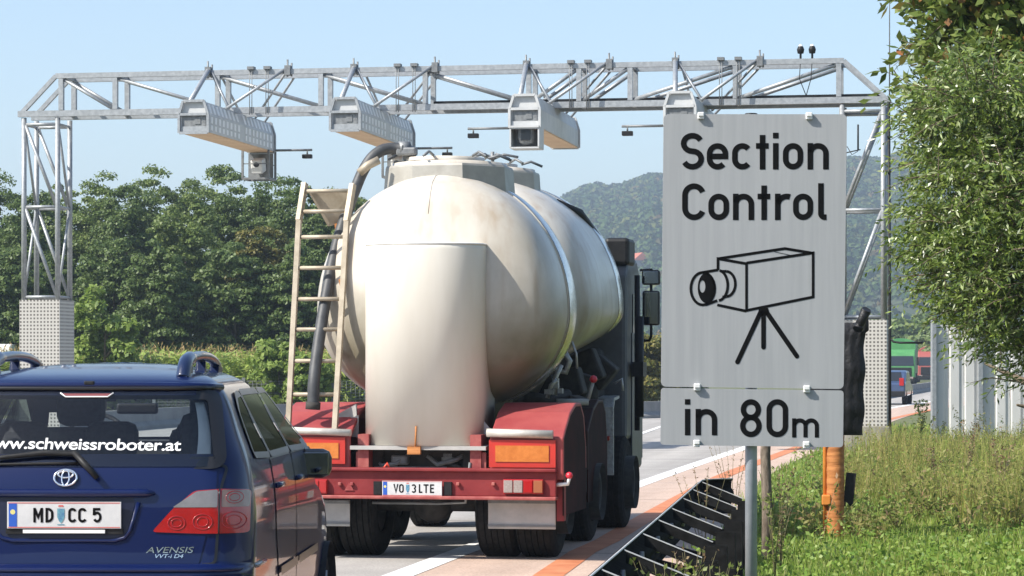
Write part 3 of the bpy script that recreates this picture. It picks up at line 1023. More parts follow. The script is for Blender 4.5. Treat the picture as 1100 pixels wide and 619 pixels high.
def housing(px, label, far_cam, near_cam, slots=True, arm_side=1):
    y0, y1 = -2.3, 2.9
    x = glocal(px, y0)
    root = empty('sensor_housing', groot + gdir * x + Vector((math.sin(GA), math.cos(GA), 0)) * 0, -GA, label, 'sensor housing', 'sensor housings hung under the gantry')
    zb, zs, zt, w = 6.42, 6.77, 7.03, .29
    b = MB()      # six sided section: straight lower part, tapering top
    sec = [(-w, zb), (w, zb), (w, zs), (w * .72, zt), (-w * .72, zt), (-w, zs)]
    b.prism([(p, y0 + .1, z) for p, z in sec], (0, y1 - y0 - .2, 0))
    body = b.build('body', hous, root)
    u = MB(); u.box((0, (y0 + y1) / 2, zb - .012), (2 * w - .03, y1 - y0 - .26, .022)); u.build('bottom_board', under, body)
    if slots:
        s = MB()
        nrow = 17
        for k in range(nrow):
            yy = y0 + .35 + (y1 - y0 - .7) * k / (nrow - 1)
            if k == nrow // 2: continue
            for sx in (-1, 1):
                for (za, zb_) in ((zb + .05, zb + .15), (zb + .19, zs - .03)):
                    s.box((sx * (w + .004), yy, (za + zb_) / 2), (.012, .12, zb_ - za))
                p0 = Vector((sx * w, yy, zs)); p1 = Vector((sx * w * .72, yy, zt)); nrm = Vector((sx * (zt - zs), 0, w * .28)).normalized()
                s.beam(p0.lerp(p1, .15) + nrm * .003, p0.lerp(p1, .85) + nrm * .003, .12, .012)
        s.build('vent_slots', mat('vent_slot', (.78, .79, .79), rough=.5) if 'vent_slot' not in MATS else MATS['vent_slot'], body)
    for yy in (y0 + .05, y1 - .05):      # end frames
        e = MB()
        for sx in (-1, 1):
            e.beam((sx * (w + .01), yy, zb - .02), (sx * (w + .01), yy, zs), .05, .05)
            e.beam((sx * (w + .01), yy, zs), (sx * w * .74, yy, zt + .01), .05, .05)
        for z, ww in ((zb - .02, w), (zs, w), (zt + .01, w * .74)): e.beam((-ww, yy, z), (ww, yy, z), .05, .05, up=(0, 1, 0))
        e.box((0, yy + .03, zb + .06), (2 * w - .04, .03, .10)); r9 = MB(); r9.box((0, (y0 + .094) if yy < 0 else (y1 - .094), (zb + zs) / 2 + .03), (2 * w - .09, .02, zs - zb - .1)); r9.box((.08, (y0 + .08) if yy < 0 else (y1 - .08), (zb + zs) / 2 + .05), (.12, .02, .14)); r9.build('end_recess', MATS['dull_steel'], root)
        e.build('end_frame', galv if not near_cam else hous, root)
    # hangers to the top chord
    hg = MB()
    for (xa, ya, za, xb, yb, zb2, r) in ((-.35, -.02, ZT + .06, -.1, y0 + .15, zt, .05), (-.3, -.02, ZT + .04, .26, -.6, zt, .03), (1.35, -.02, ZT + .08, .24, -.7, zt, .032), (1.36, .02, ZT + .06, .24, 1.5, zt, .026), (-.3, DP, ZT, -.2, 2.2, zt, .026), (1.3, DP, ZT, .2, 2.4, zt, .026)):
        hg.tube([(xa, ya, za), (xb, yb, zb2)], r, 8)
    hg.build('hanger_tubes', white if False else galv, root)
    cl = MB()
    for xa in (-.35, 1.36):
        cl.box((xa, 0, ZT + .02), (.12, .2, .2)); cl.tube([(xa, -.06, ZT - .12), (xa, -.06, ZT + .24)], .02, 6); cl.tube([(xa + .06, .04, ZT - .1), (xa + .06, .04, ZT + .18)], .02, 6)
    cl.build('clamps', galvd, root)
    rods = MB()
    for xa in (.45, .5, .8, .85):
        rods.tube([(xa + .1, -.07, ZT + .1), (xa + .1, -.07, ZB - .1)], .009, 5)
    for xa in (.575, .925): rods.box((xa, -.02, ZT + .08), (.14, .18, .06))
    rods.build('tie_rods', galvd, root)
    if far_cam:
        y = y1 - .25; q = MB()
        for sx in (-1, 1):
            for yy in (y - .28, y + .28): q.beam((sx * w, yy, zb), (sx * w, yy, zb - .62), .045, .045)
            q.beam((sx * w, y - .28, zb - .62), (sx * w, y + .28, zb - .62), .045, .045)
        for yy in (y - .28, y + .28):
            q.beam((-w, yy, zb - .62), (w, yy, zb - .62), .045, .045); q.beam((-w, yy, zb - .3), (w, yy, zb - .3), .02, .02)
        q.box((0, y + .2, zb - .33), (2 * w - .05, .03, .56))
        q.build('camera_cage', galvd, root)
        q = MB(); q.box((0, y - .05, zb - .33), (.26, .34, .3), Matrix.Rotation(.25, 3, 'X'), bev=.03); cc = q.build('camera_unit', white, root)
        q = MB(); q.lathe([(0, -.01), (.07, 0), (.08, .04)], (0, y - .235, zb - .30), 'Y', 14); q.build('lens', lensm, cc)
    if near_cam:
        y = y0 + .2; q = MB()
        for sx in (-1, 1): q.box((sx * (w - .01), y + .1, zb - .2), (.03, .55, .42))
        q.box((0, y + .1, zb - .41), (2 * w, .55, .03)); q.box((0, y + .36, zb - .2), (2 * w - .05, .03, .4))
        q.beam((-w, y - .18, zb - .0), (w, y - .18, zb - .0), .04, .04)
        q.build('camera_cage', hous, root)
        q = MB()
        q.box((0, y + .05, zb - .13), (.36, .3, .46), bev=.14); cc = q.build('camera_unit', galvd, root)
        q = MB(); q.box((.01, y - .12, zb - .12), (.2, .04, .3), bev=.04); q.build('lens', lensm, cc)
    # side arm with a small lamp box
    s = arm_side; ya = y0 + .1 if near_cam else y1 - .05; za = zb - .02 if near_cam else zb + .02
    q = MB(); q.tube([(s * w, ya, za), (s * (w + .85), ya, za)], .026, 8)
    q.tube([(s * (w + .74), ya, za), (s * (w + .74), ya, za - .1)], .018, 6); q.build('side_arm', galvd, root)
    q = MB(); q.box((s * (w + .74), ya, za - .14), (.21, .13, .09), bev=.012); q.build('infrared_lamp', blackp, root)
    return root


housing(207, 'leftmost slotted white sensor housing hanging under the gantry, open cage at far end', True, False)
housing(370, 'slotted white sensor housing hanging under the gantry just above the truck hose', True, False)
housing(563, 'plain sensor housing with a big dark camera at its near end, right of the tank', False, True, False, -1)
housing(730, 'sensor housing mostly hidden by the top left corner of the grey sign', False, True, False, -1)

# ------------------------------------------------------------------ section control sign
SY = 17.0; SPX = 170.6
sign = empty('road_sign', (W(808, 391, SY).x, SY + .05, 0), R(-1), 'tall grey sign reading Section Control with camera pictogram on a round post', 'road sign')
SROLL = R(.5)
smat = mat('sign_sheeting', (.29, .30, .305), (.325, .333, .338), rough=.5, scale=1.5, stretch=(14, 1, .6), detail=3)
sedge = mat('sign_edge', (.5, .51, .52), rough=.4, metal=.6)


def sg(px, py, off=0.0):
    """photo pixel on the sign -> sign-local point (sign plane is y=-.05)"""
    x, z = (px - 808) / SPX, (391 - py) / SPX
    return Vector((x, -.05 - off, EYE + z))


def signpanel(pts, rc, name):
    out = []
    n = len(pts)
    for i in range(n):
        p, a, b = Vector(pts[i]), Vector(pts[i - 1]), Vector(pts[(i + 1) % n])
        d1, d2 = (a - p).normalized(), (b - p).normalized()
        q1, q2 = p + d1 * rc, p + d2 * rc
        for k in range(6):
            t = k / 5
            out.append(q1 * (1 - t) ** 2 + p * 2 * t * (1 - t) + q2 * t * t)
    mb = MB()
    mb.prism([sg(p.x, p.y) for p in out], (0, .028, 0))
    return mb.build(name, smat, sign)


def panel_rim(pts, w):
    mb = MB()
    stroke(mb, pts, w, lambda x, y: sg(x, y, .0015), True)
    return mb


main = signpanel([(713.2, 122.5), (909.8, 123), (906.2, 418), (710.4, 415.5)], 6, 'main_panel')
sub = signpanel([(710.4, 416.8), (906.2, 419.6), (905.6, 480.5), (709.6, 478)], 4, 'distance_panel')
lt = MB()
mf = lambda ox, oy: (lambda x, y: sg(ox + x, oy - y, .002))
CP = 4.127
def line(base_py, glyphs, H, X, w):
    for ch, l, r in glyphs:
        for pl, cl in glyph(ch, (r - l), H, X, w):
            stroke(lt, pl, w, lambda x, y, l=l: sg(l + x, base_py - y, .002), cl)
g1 = [(ch, 700 + a / CP, 700 + b / CP) for ch, a, b in (('S', 130, 233), ('e', 245, 340), ('c', 357, 448), ('t', 463, 519), ('i', 536, 565), ('o', 582, 672), ('n', 691, 785))]
line(110 + 298 / CP, g1, 163 / CP, 117 / CP, 25 / CP)
g2 = [(ch, 700 + a / CP, 700 + b / CP) for ch, a, b in (('C', 136, 241), ('o', 252, 344), ('n', 361, 455), ('t', 470, 526), ('r', 547, 613), ('o', 627, 716), ('l', 738, 775))]
line(110 + 522 / CP, g2, 163 / CP, 117 / CP, 25 / CP)
lt.build('lettering', ink, main)
lt = MB()
CQ = 2.577
g3 = [(ch, 700 + a / CQ, 700 + b / CQ) for ch, a, b in (('i', 90, 110), ('n', 122, 182))]
line(250 + 561 / CQ, g3, 100 / CQ, 73 / CQ, 15 / CQ)
g4 = [('8', 700 + 245 / CQ, 700 + 305 / CQ), ('0', 700 + 318 / CQ, 700 + 378 / CQ)]
line(250 + 566 / CQ, g4, 105 / CQ, 73 / CQ, 15 / CQ)
line(250 + 567 / CQ, [('m', 700 + 389 / CQ, 700 + 463 / CQ)], 70 / CQ, 53 / CQ, 11.5 / CQ)
lt.build('lettering', ink, sub)
# camera pictogram
pk = MB()
pc = lambda x, y: sg(700 + x / CQ, 250 + y / CQ, .002)
def pl(pts, w, cl=False): stroke(pk, pts, w, pc, cl)
W_ = 7.5
pl([(263, 84), (447, 56), (447, 178), (260, 216)], W_)
pl([(184, 104), (184, 72), (263, 86), (263, 219)], W_)
pl([(184, 72), (369, 44), (447, 57)], W_)
pl([(182, 200), (262, 217)], W_)
pl([(369, 45), (447, 59), (400, 66), (340, 53)], 1.5)
def ell(cx, cy, rx, ry, a0, a1, n=28, rot=0):
    return [(cx + rx * math.cos(R(a)), cy + ry * math.sin(R(a))) for a in [a0 + (a1 - a0) * i / n for i in range(n + 1)]]
pl(ell(142, 155, 33, 45, 0, 360)[:-1], W_, True)
n = 28
fil = ell(152, 153, 24, 42, 0, 360, n)[:-1]; hol = ell(141, 149, 8, 17, 0, 360, n)[:-1]
pk.add([pc(*p) for p in fil] + [pc(*p) for p in hol], [(i, (i + 1) % n, n + (i + 1) % n, n + i) for i in range(n)])
pl([(142, 110), (184, 103)], W_); pl([(150, 200), (182, 188)], W_)
pl(ell(184, 146, 27, 42, -80, 85), W_)
pl(ell(206, 142, 26, 35, -85, 85), W_); pl([(192, 107), (208, 107)], W_); pl([(196, 178), (208, 177)], W_)
for (a, b, w) in (((303, 218), (238, 358), 13), ((310, 215), (310, 317), 13), ((317, 218), (402, 342), 13)):
    pl([a, b], w)
    pk.add([pc(b[0] + w / 2 * math.cos(2 * PI * k / 14), b[1] + w / 2 * math.sin(2 * PI * k / 14)) for k in range(14)], [list(range(14))])
pk.add([pc(x, y) for x, y in ((297, 210), (322, 208), (328, 226), (294, 232))], [(0, 1, 2, 3)])
pk.build('pictogram', ink, main)
# clips holding the panels, post
for (px, py, pan) in ((753, 124.5, main), (869, 125, main), (749, 416, main), (866.5, 418, main), (748.5, 476.5, sub), (866, 478, sub)):
    q = MB(); p = sg(px, py)
    q.box(p + Vector((0, -.012, .0)), (.042, .024, .045), bev=.006); q.box(p + Vector((0, -.028, .008)), (.036, .012, .026), bev=.004)
    q.build('clip', white, pan)
po = MB(); po.tube([(0, .03, -.3), (0, .03, 3.33)], .038, 20); po.tube([(0, .03, 3.33), (0, .03, 3.345)], [.041, .038], 20)
po.build('post', mat('post_steel', (.30, .33, .37), (.40, .43, .46), rough=.5, metal=.35, scale=7), sign)
q = MB(); q.lathe([(.042, 3.32), (.042, 3.36), (.036, 3.365), (0, 3.366)], (0, .03, 0)); q.build('post_cap', blackp, sign)
q = MB()
for z in (3.15, 2.3, 1.72, 1.38): q.beam((-.5, .0, z), (.5, .0, z), .04, .05)
q.build('rail', galv, sign)

# ------------------------------------------------------------------ guard rail on the verge edge
GR0 = Vector((.384, 13.1, 0)); GR1 = Vector((1.72, 24.2, 0)); gd = (GR1 - GR0).normalized(); gnm = Vector((gd.y, -gd.x, 0))
railm = mat('rail_shaded', (.006, .006, .006), (.016, .016, .016), rough=.85, spec=.1, scale=12)  # steel coloured near black, shade of the rail's back painted in
railtop = mat('rail_lit_edge', (.5, .5, .5), (.62, .62, .6), rough=.5, metal=.4, scale=9)  # pale copy of the steel, painted highlight for the sunlit top edges
gr = empty('guard_rail', GR0 - gd * 11.5, -math.atan2(gd.x, gd.y), 'dark steel crash barrier seen from behind with sloping struts down to its posts', 'guard rail')
LR = (GR1 - GR0).length + 11.5
prof = [(.0, .75), (-.035, .735), (-.05, .70), (-.05, .665), (.02, .635), (.02, .575), (-.05, .545), (-.05, .49), (-.03, .455), (0, .44)]
q = MB(); n = len(prof)
pth = [(0, 0), (0, LR - .35), (.04, LR - .18), (.13, LR - .05), (.26, LR)]
vs = []
for i, (ox, oy) in enumerate(pth):
    t = Vector(pth[min(i + 1, len(pth) - 1)]) - Vector(pth[max(i - 1, 0)]); t.normalize()
    vs += [(ox + p * t.y, oy - p * t.x, z) for p, z in prof]
fs = [(i * n + j, i * n + j + 1, (i + 1) * n + j + 1, (i + 1) * n + j) for i in range(len(pth) - 1) for j in range(n - 1)]
q.add(vs, fs, 0, True)
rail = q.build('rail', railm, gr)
md = rail.modifiers.new('thickness', 'SOLIDIFY'); md.thickness = .006
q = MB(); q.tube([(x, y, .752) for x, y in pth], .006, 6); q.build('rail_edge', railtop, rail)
yy = LR - .55; k = 0
while yy > 2:
    q = MB()
    for z, wz in ((0, 0),):
        q.box((.33, yy, .24), (.012, .13, .68)); q.box((.395, yy - .06, .24), (.14, .012, .68)); q.box((.395, yy + .06, .24), (.14, .012, .68)); q.box((.46, yy, .24), (.012, .13, .66)); q.box((.16, yy, .42), (.34, .06, .05), Matrix.Rotation(.25, 3, 'Y'))
    q.build('post', railm, gr)
    q = MB(); q.prism([(.02, yy, .74), (.36, yy, .60), (.36, yy, .53), (.02, yy, .67)], (0, .008, 0)); st = q.build('strut', railm, gr)
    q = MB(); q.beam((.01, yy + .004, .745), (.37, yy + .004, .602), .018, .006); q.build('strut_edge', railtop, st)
    q = MB(); q.tube([(.015, yy - .33, .605), (.04, yy - .33, .605)], .055, 12); q.build('bolt_boss', railtop if k < 0 else galvd, gr)
    yy -= 1.45; k += 1

# ------------------------------------------------------------------ grey panel wall (noise barrier)
nw = empty('noise_barrier', (9.62, 61.6, 0), R(3), 'pale grey ribbed panel wall standing behind the willow', 'wall')
pan = mat('pale_panel', (.50, .495, .475), (.58, .575, .55), rough=.75, scale=2.2, stretch=(1, 1, .35), detail=6)
x = 0.0
for k in range(9):
    wd = 1.05
    q = MB()
    nrib = 3
    for j in range(nrib):
        a = x + wd * j / nrib
        q.prism([(a + .01, 0, .05), (a + .04, -.03, .05), (a + .23, -.03, .05), (a + .27, 0, .05), (a + .345, 0, .05), (a + .345, .03, .05), (a + .01, .03, .05)], (0, 0, 2.62))
    q.build('panel', pan, nw)
    q = MB(); q.box((x - .01, -.05, 1.38), (.11, .17, 2.78), bev=.01); q.build('post', galv, nw)
    x += wd + .02

# ------------------------------------------------------------------ rusty pipe post with a wrapped sign
rust = mat('rusty_orange', (.34, .12, .03), (.52, .21, .06), rough=.75, scale=4, stretch=(1, 1, 9), detail=6, bump=.5, bscale=3)
PY = 27.0
px0 = W(897.5, 391, PY)
pp = empty('pipe_post', (px0.x, PY, 0), R(-8), 'rusty orange pipe post standing in the grass behind the grey sign', 'post')
q = MB(); z = -.3; path = []; rr = []
while z < 2.3:
    path.append((0, 0, z)); rr.append(.088 + .0022 * math.sin(z * 55)); z += .03
q.tube(path, rr, 18); q.build('pipe', rust, pp)
q = MB(); q.tube([(-.105, .05, 0.02), (-.105, .05, 2.1)], .022, 8); q.build('side_tube', mat('orange_tube', (.60, .20, .03), (.68, .27, .05), rough=.5, scale=3), pp)
q = MB(); q.box((-.09, -.02, .42), (.09, .14, .1), bev=.01); q.build('clamp', MATS['orange_tube'], pp)
q = MB(); q.box((.14, .03, .52), (.1, .02, .34), Matrix.Rotation(.1, 3, 'Y')); q.build('marker_plate', blackp, pp)
# bag
film = mat('black_film', (.010, .010, .011), (.018, .018, .02), rough=.48, scale=4, bump=1.0, bscale=9, spec=.3)
bmb = bmesh.new(); bmesh.ops.create_grid(bmb, x_segments=26, y_segments=44, size=1)
top = []
for v_ in bmb.verts:
    u, w = v_.co.x, v_.co.y
    hw = .29 + .02 * float(smooth_noise3(np.array([[u * .2, w, 5]]), 4, 9)[0]) + (.03 if w > .85 else 0)
    wr = float(smooth_noise3(np.array([[u * .6 + w * .3, w, 0]]), 5.5, 3)[0]) * .02 + float(smooth_noise3(np.array([[u, w * .5 + u * .4, 2]]), 12, 4)[0]) * .012
    th = .075 * (1 - abs(u) ** 4) * (1 - abs(w) ** 6)
    z = 1.63 + w * .56 + (u > .7) * (w > .9) * .05
    v_.co = Vector((u * hw + .012 * math.sin(w * 9), -.13 - th + wr, z))
bk = bmesh.ops.duplicate(bmb, geom=bmb.verts[:] + bmb.edges[:] + bmb.faces[:])
for e in bk['geom']:
    if isinstance(e, bmesh.types.BMVert): e.co.y = -.26 - e.co.y + .14
bmesh.ops.recalc_face_normals(bmb, faces=bmb.faces)
for f in bmb.faces: f.smooth = True
me = bpy.data.meshes.new('wrapped_sign'); bmb.to_mesh(me); bmb.free(); me.materials.append(film)
bag = bpy.data.objects.new('wrapped_sign', me); COL.objects.link(bag); bag.location = (px0.x, PY, 0); bag.rotation_euler = (0, 0, R(-8))
tag(bag, 'sign wrapped in creased black plastic on the rusty pipe post', 'covered sign')
q = MB()
vs = []
for i in range(9):
    a = i / 8
    vs.append((.22 + .09 * a, -.27 + .02 * math.sin(a * 9), 2.12 + .2 * a))
q.tube(vs, [.05, .055, .05, .05, .045, .05, .05, .055, .05], 7)
q.build('knotted_end', film, bag)

# weathered stake behind the sign post
p = W(823.5, 391, 23.5)
stake = MB(); stake.tube([(0, 0, -.2), (.005, 0, .5), (-.01, .01, 1.0), (.01, 0, 1.45)], [.05, .047, .045, .04], 10)
s_ = stake.build('wooden_stake', mat('grey_wood', (.07, .05, .035), (.20, .16, .12), rough=.9, scale=7, stretch=(3, 3, 1), bump=.7)); s_.location = (p.x, 23.5, 0)
tag(s_, 'weathered dark wooden stake in the weeds behind the sign post', 'stake')

# weeds by the guard rail
weedm = leafmat('weed_leaf', [(.12, .16, .03), (.18, .22, .05), (.24, .27, .07)], .35)
weeddry = leafmat('weed_dry', [(.16, .10, .05), (.22, .14, .07), (.20, .17, .08)], .25)
stemm = mat('weed_stem', (.10, .09, .04), (.16, .14, .06), rough=.8)


def weed(px, py, Y, h, seed, label, m, nst=5, lf=.03):
    r_ = random.Random(seed); root = empty('weed_plant', (W(px, py, Y).x, Y, 0), 0, label, 'weed')
    st = MB(); Pl, Ul = [], []
    for k in range(nst):
        a = r_.uniform(0, 6.28); sp = r_.uniform(.08, .3) * h
        pth = [Vector((math.cos(a) * sp * t * t, math.sin(a) * sp * t * t, h * t * r_.uniform(.93, 1.0))) for t in (0, .35, .7, 1)]
        st.tube(pth, [.004, .0035, .0025, .001], 5)
        for j in range(26):
            t = r_.uniform(.25, 1.0); i = min(int(t * 3), 2); b = pth[i].lerp(pth[i + 1], t * 3 - i)
            d = Vector((r_.gauss(0, 1), r_.gauss(0, 1), r_.gauss(.5, .6))).normalized()
            Pl.append(b + d * lf * .6); Ul.append(d)
    st.build('stem', stemm, root)
    P = np.array([p[:] for p in Pl]); U = np.array([p[:] for p in Ul])
    V, Fq = leaf_quads(P, rand_unit(len(P)) + np.array([0, -.3, .6]), U, rng.uniform(.6, 1.4, len(P)) * lf, rng.uniform(.6, 1.4, len(P)) * lf * .5)
    np_mesh('leaves', V, Fq, m, root)


for k, (px, Y, h, lab, m, lf) in enumerate((
        (690, 14.6, .66, 'yellow green weed poking up inside the guard rail, nearest the truck', weedm, .045),
        (716, 14.9, .70, 'yellow green bushy weed second from the left inside the guard rail', weedm, .045),
        (742, 15.6, .72, 'reddish dry weed in front of the sign post foot', weeddry, .03),
        (768, 15.2, .66, 'short olive weed just left of the sign post', weedm, .035),
        (757, 21.0, .98, 'thin dry stalk rising above the far end of the guard rail', weeddry, .022),
        (786, 24.5, 1.12, 'tall thin dry stalk left of the sign post at the orange line', weeddry, .022),
        (838, 22.6, .95, 'tangled dry weed around the wooden stake', weeddry, .03),
        (832, 21.4, .75, 'leafy green weed right of the sign post foot', weedm, .035),
        (990, 59.5, 1.0, 'small dark shrub at the left corner of the grey panel wall', weedm, .09),
        (1040, 40, .95, 'tall dry weed in the middle of the verge below the willow', weeddry, .045),
        (1075, 33, .9, 'tall brown weed at the right edge of the verge', weeddry, .045),
        (1005, 36, .7, 'brown seedy weed left of the middle of the verge', weeddry, .04))):
    weed(px, 391, Y, h, 40 + k, lab, m, 7, lf)

# ------------------------------------------------------------------ barrier and fence on the far side of the road
bar = MB(); PB = dense([Vector(p) for p in LEFT], 3)
sec = [(.3, 0), (.3, .1), (.12, .22), (.09, .55), (-.09, .55), (-.12, .22), (-.3, .1), (-.3, 0)]
n = len(sec); vs = []
PB = [p for p in resample(LEFT, 140)]
for i, p_ in enumerate(PB):
    t = PB[min(i + 1, len(PB) - 1)] - PB[max(i - 1, 0)]; t.normalize(); nr = Vector((t.y, -t.x))
    vs += [(p_.x + nr.x * a, p_.y + nr.y * a, z) for a, z in sec]
bar.add(vs, [(i * n + j, i * n + j + 1, (i + 1) * n + j + 1, (i + 1) * n + j) for i in range(len(PB) - 1) for j in range(n - 1)])
bo = bar.build('concrete_barrier', mat('barrier_concrete', (.17, .17, .165), (.26, .255, .245), rough=.9, scale=1.5, detail=8))
tag(bo, 'low grey concrete barrier along the far side of the road', 'barrier')

fn = empty('mesh_fence', (-12, 90.5, 0), 0, 'grey post and wire fence between the corn and the road', 'fence')
for k in range(7):
    q = MB(); q.box((k * 1.5, 0, .65), (.11, .06, 1.34)); q.build('post', galvd, fn)
q = MB()
for z in [.1 + .1 * i for i in range(12)]: q.tube([(0, 0, z), (9, 0, z)], .008, 4)
for i in range(60): q.tube([(i * .15, 0, .1), (i * .15, 0, 1.2)], .006, 4)
q.build('wire_mesh', galvd, fn)
# ------------------------------------------------------------------ silo truck
TA = R(10.36)
TR = Vector(((449 - HX) / F * (F / 119), F / 119, 0))
truck = empty('silo_truck', TR, -TA, 'silo truck with two pale tanks, red rear fenders and a ladder, seen from behind', 'truck')


def tl(px, b, root=TR, ang=TA):
    """truck-local lateral position that shows at photo column px at depth b"""
    t = (px - HX) / F
    return (t * (root.y + b * math.cos(ang)) - root.x - b * math.sin(ang)) / (math.cos(ang) + t * math.sin(ang))


def tz(py, b, a=0, root=TR, ang=TA):
    Y = root.y - a * math.sin(ang) + b * math.cos(ang)
    return EYE + (HY - py) / F * Y


def tp(px, py, b):
    a = tl(px, b)
    return Vector((a, b, tz(py, b, a)))


# tank paint: off-white with rust bleed and road dirt and painted shade near the bottom
def tankmat():
    m = mat('tank_cream_paint', (.50, .45, .37), (.64, .60, .53), rough=.33, scale=1.6, stretch=(1, 1, .5), detail=8, coat=.08, spec=.35, rvar=.06)
    nt = m.node_tree; b = nt.nodes['Principled BSDF']
    src = b.inputs['Base Color'].links[0].from_socket
    tc = nt.nodes.new('ShaderNodeTexCoord')
    mp = nt.nodes.new('ShaderNodeMapping'); mp.inputs['Scale'].default_value = (7, 7, .5)
    nt.links.new(tc.outputs['Object'], mp.inputs[0])
    nz = nt.nodes.new('ShaderNodeTexNoise'); nz.inputs['Scale'].default_value = 1.0; nz.inputs['Detail'].default_value = 7
    nt.links.new(mp.outputs[0], nz.inputs[0])
    mr = nt.nodes.new('ShaderNodeMapRange'); mr.inputs[1].default_value = .52; mr.inputs[2].default_value = .78; mr.inputs[4].default_value = .5
    nt.links.new(nz.outputs[0], mr.inputs[0])
    mx = nt.nodes.new('ShaderNodeMix'); mx.data_type = 'RGBA'
    mx.inputs[7].default_value = (.34, .22, .12, 1)
    nt.links.new(mr.outputs[0], mx.inputs[0]); nt.links.new(src, mx.inputs[6])
    # splash dirt, plus shade and dark reflection of the lower side painted in
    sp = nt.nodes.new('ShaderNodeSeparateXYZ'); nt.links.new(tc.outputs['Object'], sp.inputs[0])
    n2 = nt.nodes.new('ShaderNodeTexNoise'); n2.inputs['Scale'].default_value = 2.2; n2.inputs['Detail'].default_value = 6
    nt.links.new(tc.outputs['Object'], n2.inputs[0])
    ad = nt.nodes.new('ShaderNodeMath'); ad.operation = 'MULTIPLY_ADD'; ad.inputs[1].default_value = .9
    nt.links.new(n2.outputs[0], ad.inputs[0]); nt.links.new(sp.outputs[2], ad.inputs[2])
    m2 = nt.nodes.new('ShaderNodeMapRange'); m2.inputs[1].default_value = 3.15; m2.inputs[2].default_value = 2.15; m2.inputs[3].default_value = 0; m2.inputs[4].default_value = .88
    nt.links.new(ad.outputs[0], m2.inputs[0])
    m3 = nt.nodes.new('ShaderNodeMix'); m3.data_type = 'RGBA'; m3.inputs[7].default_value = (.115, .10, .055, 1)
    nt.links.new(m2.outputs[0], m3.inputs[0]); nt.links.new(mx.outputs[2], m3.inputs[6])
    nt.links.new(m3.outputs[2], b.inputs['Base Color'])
    return m


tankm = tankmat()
silo_m = mat('silo_cream_paint', (.66, .615, .53), (.72, .68, .60), rough=.45, scale=1.6, stretch=(2, 2, .5), detail=8, coat=.15)
steelband = mat('polished_band', (.62, .60, .55), (.72, .70, .66), rough=.22, metal=.8, scale=3, stretch=(1, 1, 6))
red = mat('truck_red', (.16, .014, .017), (.23, .03, .03), rough=.55, scale=3.5, detail=7, spec=.3)
redw = mat('truck_red_worn', (.25, .035, .035), (.38, .11, .09), rough=.55, scale=8, detail=7)
dark = mat('chassis_dark', (.018, .017, .016), (.045, .04, .035), rough=.8, scale=9)
alu = mat('tread_plate', (.42, .42, .41), (.55, .55, .54), rough=.45, metal=.5, scale=30, bump=.6, bscale=26)
mudsteel = mat('mudflap_grey', (.36, .35, .33), (.48, .46, .43), rough=.6, metal=.2, scale=4, detail=8)


def barrel(prof, ry, zc, n=72):
    # entries (half width, position along the truck[, depth factor of the underside])
    mb = MB(); vs = []
    for e_ in prof:
        r_, b = e_[:2]; lo = e_[2] if len(e_) > 2 else .82
        for j in range(n):
            a = 2 * PI * j / n
            vs.append((r_ * math.cos(a), b, zc + r_ * (ry if math.sin(a) > 0 else lo) * math.sin(a)))
    fs = [(i * n + j, i * n + (j + 1) % n, (i + 1) * n + (j + 1) % n, (i + 1) * n + j) for i in range(len(prof) - 1) for j in range(n)]
    mb.add(vs, fs, 0, True)
    return mb


RT = 1.18; RY = 1.10; ZC = 2.28
# rear tank
dome = [(.001, .30), (.3, .312), (.6, .36), (.8, .43), (.96, .51), (1.07, .61), (1.135, .76), (1.165, .96), (1.177, 1.22), (RT, 1.4), (RT, 1.5)]
t1 = barrel(dome + [(1.17, 1.72), (1.14, 1.95), (1.06, 2.15), (.9, 2.35), (.6, 2.5), (.01, 2.55)], RY, ZC)
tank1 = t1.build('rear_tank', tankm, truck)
sm_ = MB()
for (r_, b) in ((1.177, 1.22), (1.173, 1.7)):
    vs = [(r_ * math.cos(a), b, ZC + r_ * (RY if math.sin(a) > 0 else .82) * math.sin(a)) for a in [2 * PI * j / 72 for j in range(72)]]
    sm_.tube(vs, .012, 6, closed=True)
# meridian weld seams on the dome
for ang in (90,):
    vs = [(r_ * math.cos(R(ang)) * 1.001, b - .001, ZC + r_ * RY * math.sin(R(ang)) * 1.001) for r_, b in dome[3:9]]
    sm_.tube(vs, .004, 5)
sm_.build('weld_seam', tankm, tank1)
bd = barrel([(1.183, 1.3), (1.19, 1.32), (1.19, 1.62), (1.182, 1.7), (1.166, 1.73)], RY, ZC); bd.build('polished_hoop', steelband, tank1)


collm = mat('collar_grey', (.34, .32, .28), (.44, .42, .37), rough=.5, metal=.3, scale=5)


